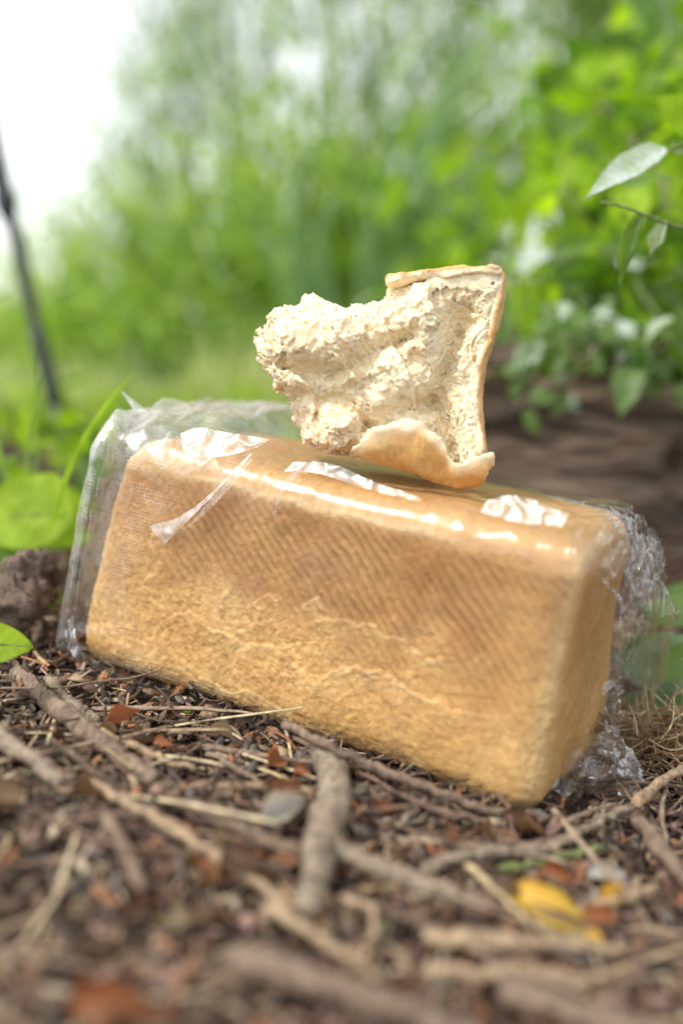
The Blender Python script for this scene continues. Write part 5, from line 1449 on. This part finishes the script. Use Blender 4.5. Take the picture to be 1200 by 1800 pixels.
leafy_bush('trailing_plant', 'pale trailing sprig hanging in front of the timber', 'plant', pt(1180, 600, .85),
           [pt(900, 640, .84), pt(905, 715, .82), pt(1000, 715, .84), pt(1080, 640, .82), pt(960, 600, .9), pt(1150, 690, .86), pt(880, 560, .95)], 17, M_GREEN, 5, .55, .012, stem_r=.0015, mats2=M_SILVER)
leafy_bush('bramble_bush', 'small-leaved green tangle hanging over the top edge of the timber', 'bush', pt(1220, 560, .98),
           [pt(860, 600, .95), pt(930, 620, .93), pt(1010, 560, .95), pt(1100, 610, .92), pt(1180, 560, .93), pt(960, 520, 1.0)], 40, M_GREEN, 7, .5, .028, stem_r=.002, mats2=M_LIME)
for k, (lb, px, py, d_) in enumerate([('low round-leaved weed left of the bag, blurred', 200, 700, 1.15), ('broad leaved weed behind the bag ear', 420, 720, 1.1),
                                      ('small weed with yellow leaf behind the bag top', 330, 700, 1.3), ('blurred weed at the tripod foot', 110, 720, 1.35), ('blurred low weed beside the pale stones', 30, 800, .95)]):
    b = pt(px, py + 40, d_)
    b.z = float(ground_h(b.x, b.y))
    leafy_bush('ground_weed', lb, 'weed', b, [b + Vector((random.uniform(-.1, .1), random.uniform(-.05, .05), .03 + .05 * random.random())) for _ in range(6)], 6, M_LIME, 20 + k, .8, .018, 'low weeds behind the bag', stem_r=.001, mats2=M_GREEN)

# bare thin stems tangled above the timber
d_ = np.random.default_rng(41)
for k in range(9):
    a_ = pt(1230 - 40 * d_.random(), 250 + 420 * d_.random(), .88 + .2 * d_.random()); b_ = pt(840 + 180 * d_.random(), 330 + 330 * d_.random(), .9 + .2 * d_.random())
    m2 = (a_ + b_) / 2 + Vector((0, 0, .04 * d_.normal()))
    V, F = tube(curve_pts([a_ - a_, m2 - a_, b_ - a_], 20, .001, k), np.linspace(.0016, .0008, 20), 6, True, .1, k)
    o = link('bare_stem', mesh_np('bare_stem', V, F), M_TWIG_TAN if k % 2 else M_TWIG_GREY); o.location = a_
    tag(o, 'thin bare brown stem arching through the bushes above the timber', 'stem', 'bare stems above the timber')
# single sharp twig with leaves near the right edge
tw = empty('hanging_twig', pt(1230, 410, .62), 'slender twig with a silvery upturned leaf and a dark shrivelled leaf at the right edge', 'twig')
b0 = tw.location
V, F = tube(curve_pts([pt(1230, 410, .62) - b0, pt(1160, 388, .61) - b0, pt(1100, 366, .60) - b0, pt(1056, 356, .60) - b0], 20, .0003), np.linspace(.0012, .0008, 20), 7, True, .1)
link('stem', mesh_np('stem', V, F), M_STEM_GREEN, tw)
def put_leaf(root, a, b, w, up, mat, nm='leaf', curl=0.0, cup=.2, droop=.05, wave=.05):
    a = Vector(a); b = Vector(b); L = (b - a).length
    me = leaf_mesh(nm, L, w, 12, 5, cup, droop, curl, wave, .6, 5, heart=.05, teeth=.06)
    o = link(nm, me, mat, root); X = (b - a).normalized(); Z = (Vector(up) - X * Vector(up).dot(X)).normalized()
    o.matrix_basis = Matrix.Translation(a - root.location) @ Matrix((X, Z.cross(X), Z)).transposed().to_4x4()
    return o
put_leaf(tw, pt(1160, 262, .62), pt(1030, 342, .60), .020, (.2, -.5, .8), M_SILVER)
put_leaf(tw, pt(1128, 380, .61), pt(1085, 505, .61), .015, (-.6, -.8, 0), M_GREEN, curl=1.6, wave=.25)
put_leaf(tw, pt(1170, 392, .61), pt(1140, 450, .62), .012, (-.6, -.8, 0), M_SILVER, curl=1.2, wave=.25)
V, F = tube(curve_pts([pt(1230, 240, .63) - b0, pt(1180, 262, .62) - b0, pt(1155, 266, .62) - b0], 10), .0008, 6, True); link('stem', mesh_np('stem', V, F), M_STEM_GREEN, tw)
lr = empty('lime_sprig', pt(1240, 200, .66), 'lime green sprig with two leaves entering at the upper right edge', 'sprig')
put_leaf(lr, pt(1250, 240, .66), pt(1148, 165, .66), .028, (-.3, -.8, .4), M_LIME)
put_leaf(lr, pt(1260, 300, .68), pt(1150, 300, .68), .028, (-.1, -.8, .5), M_LIME)
V, F = tube(curve_pts([Vector((0.02, 0, -.02)), Vector((0.005, 0, -.015)), pt(1248, 238, .66) - lr.location], 8), .0009, 6, True); link('stem', mesh_np('stem', V, F), M_STEM_GREEN, lr)
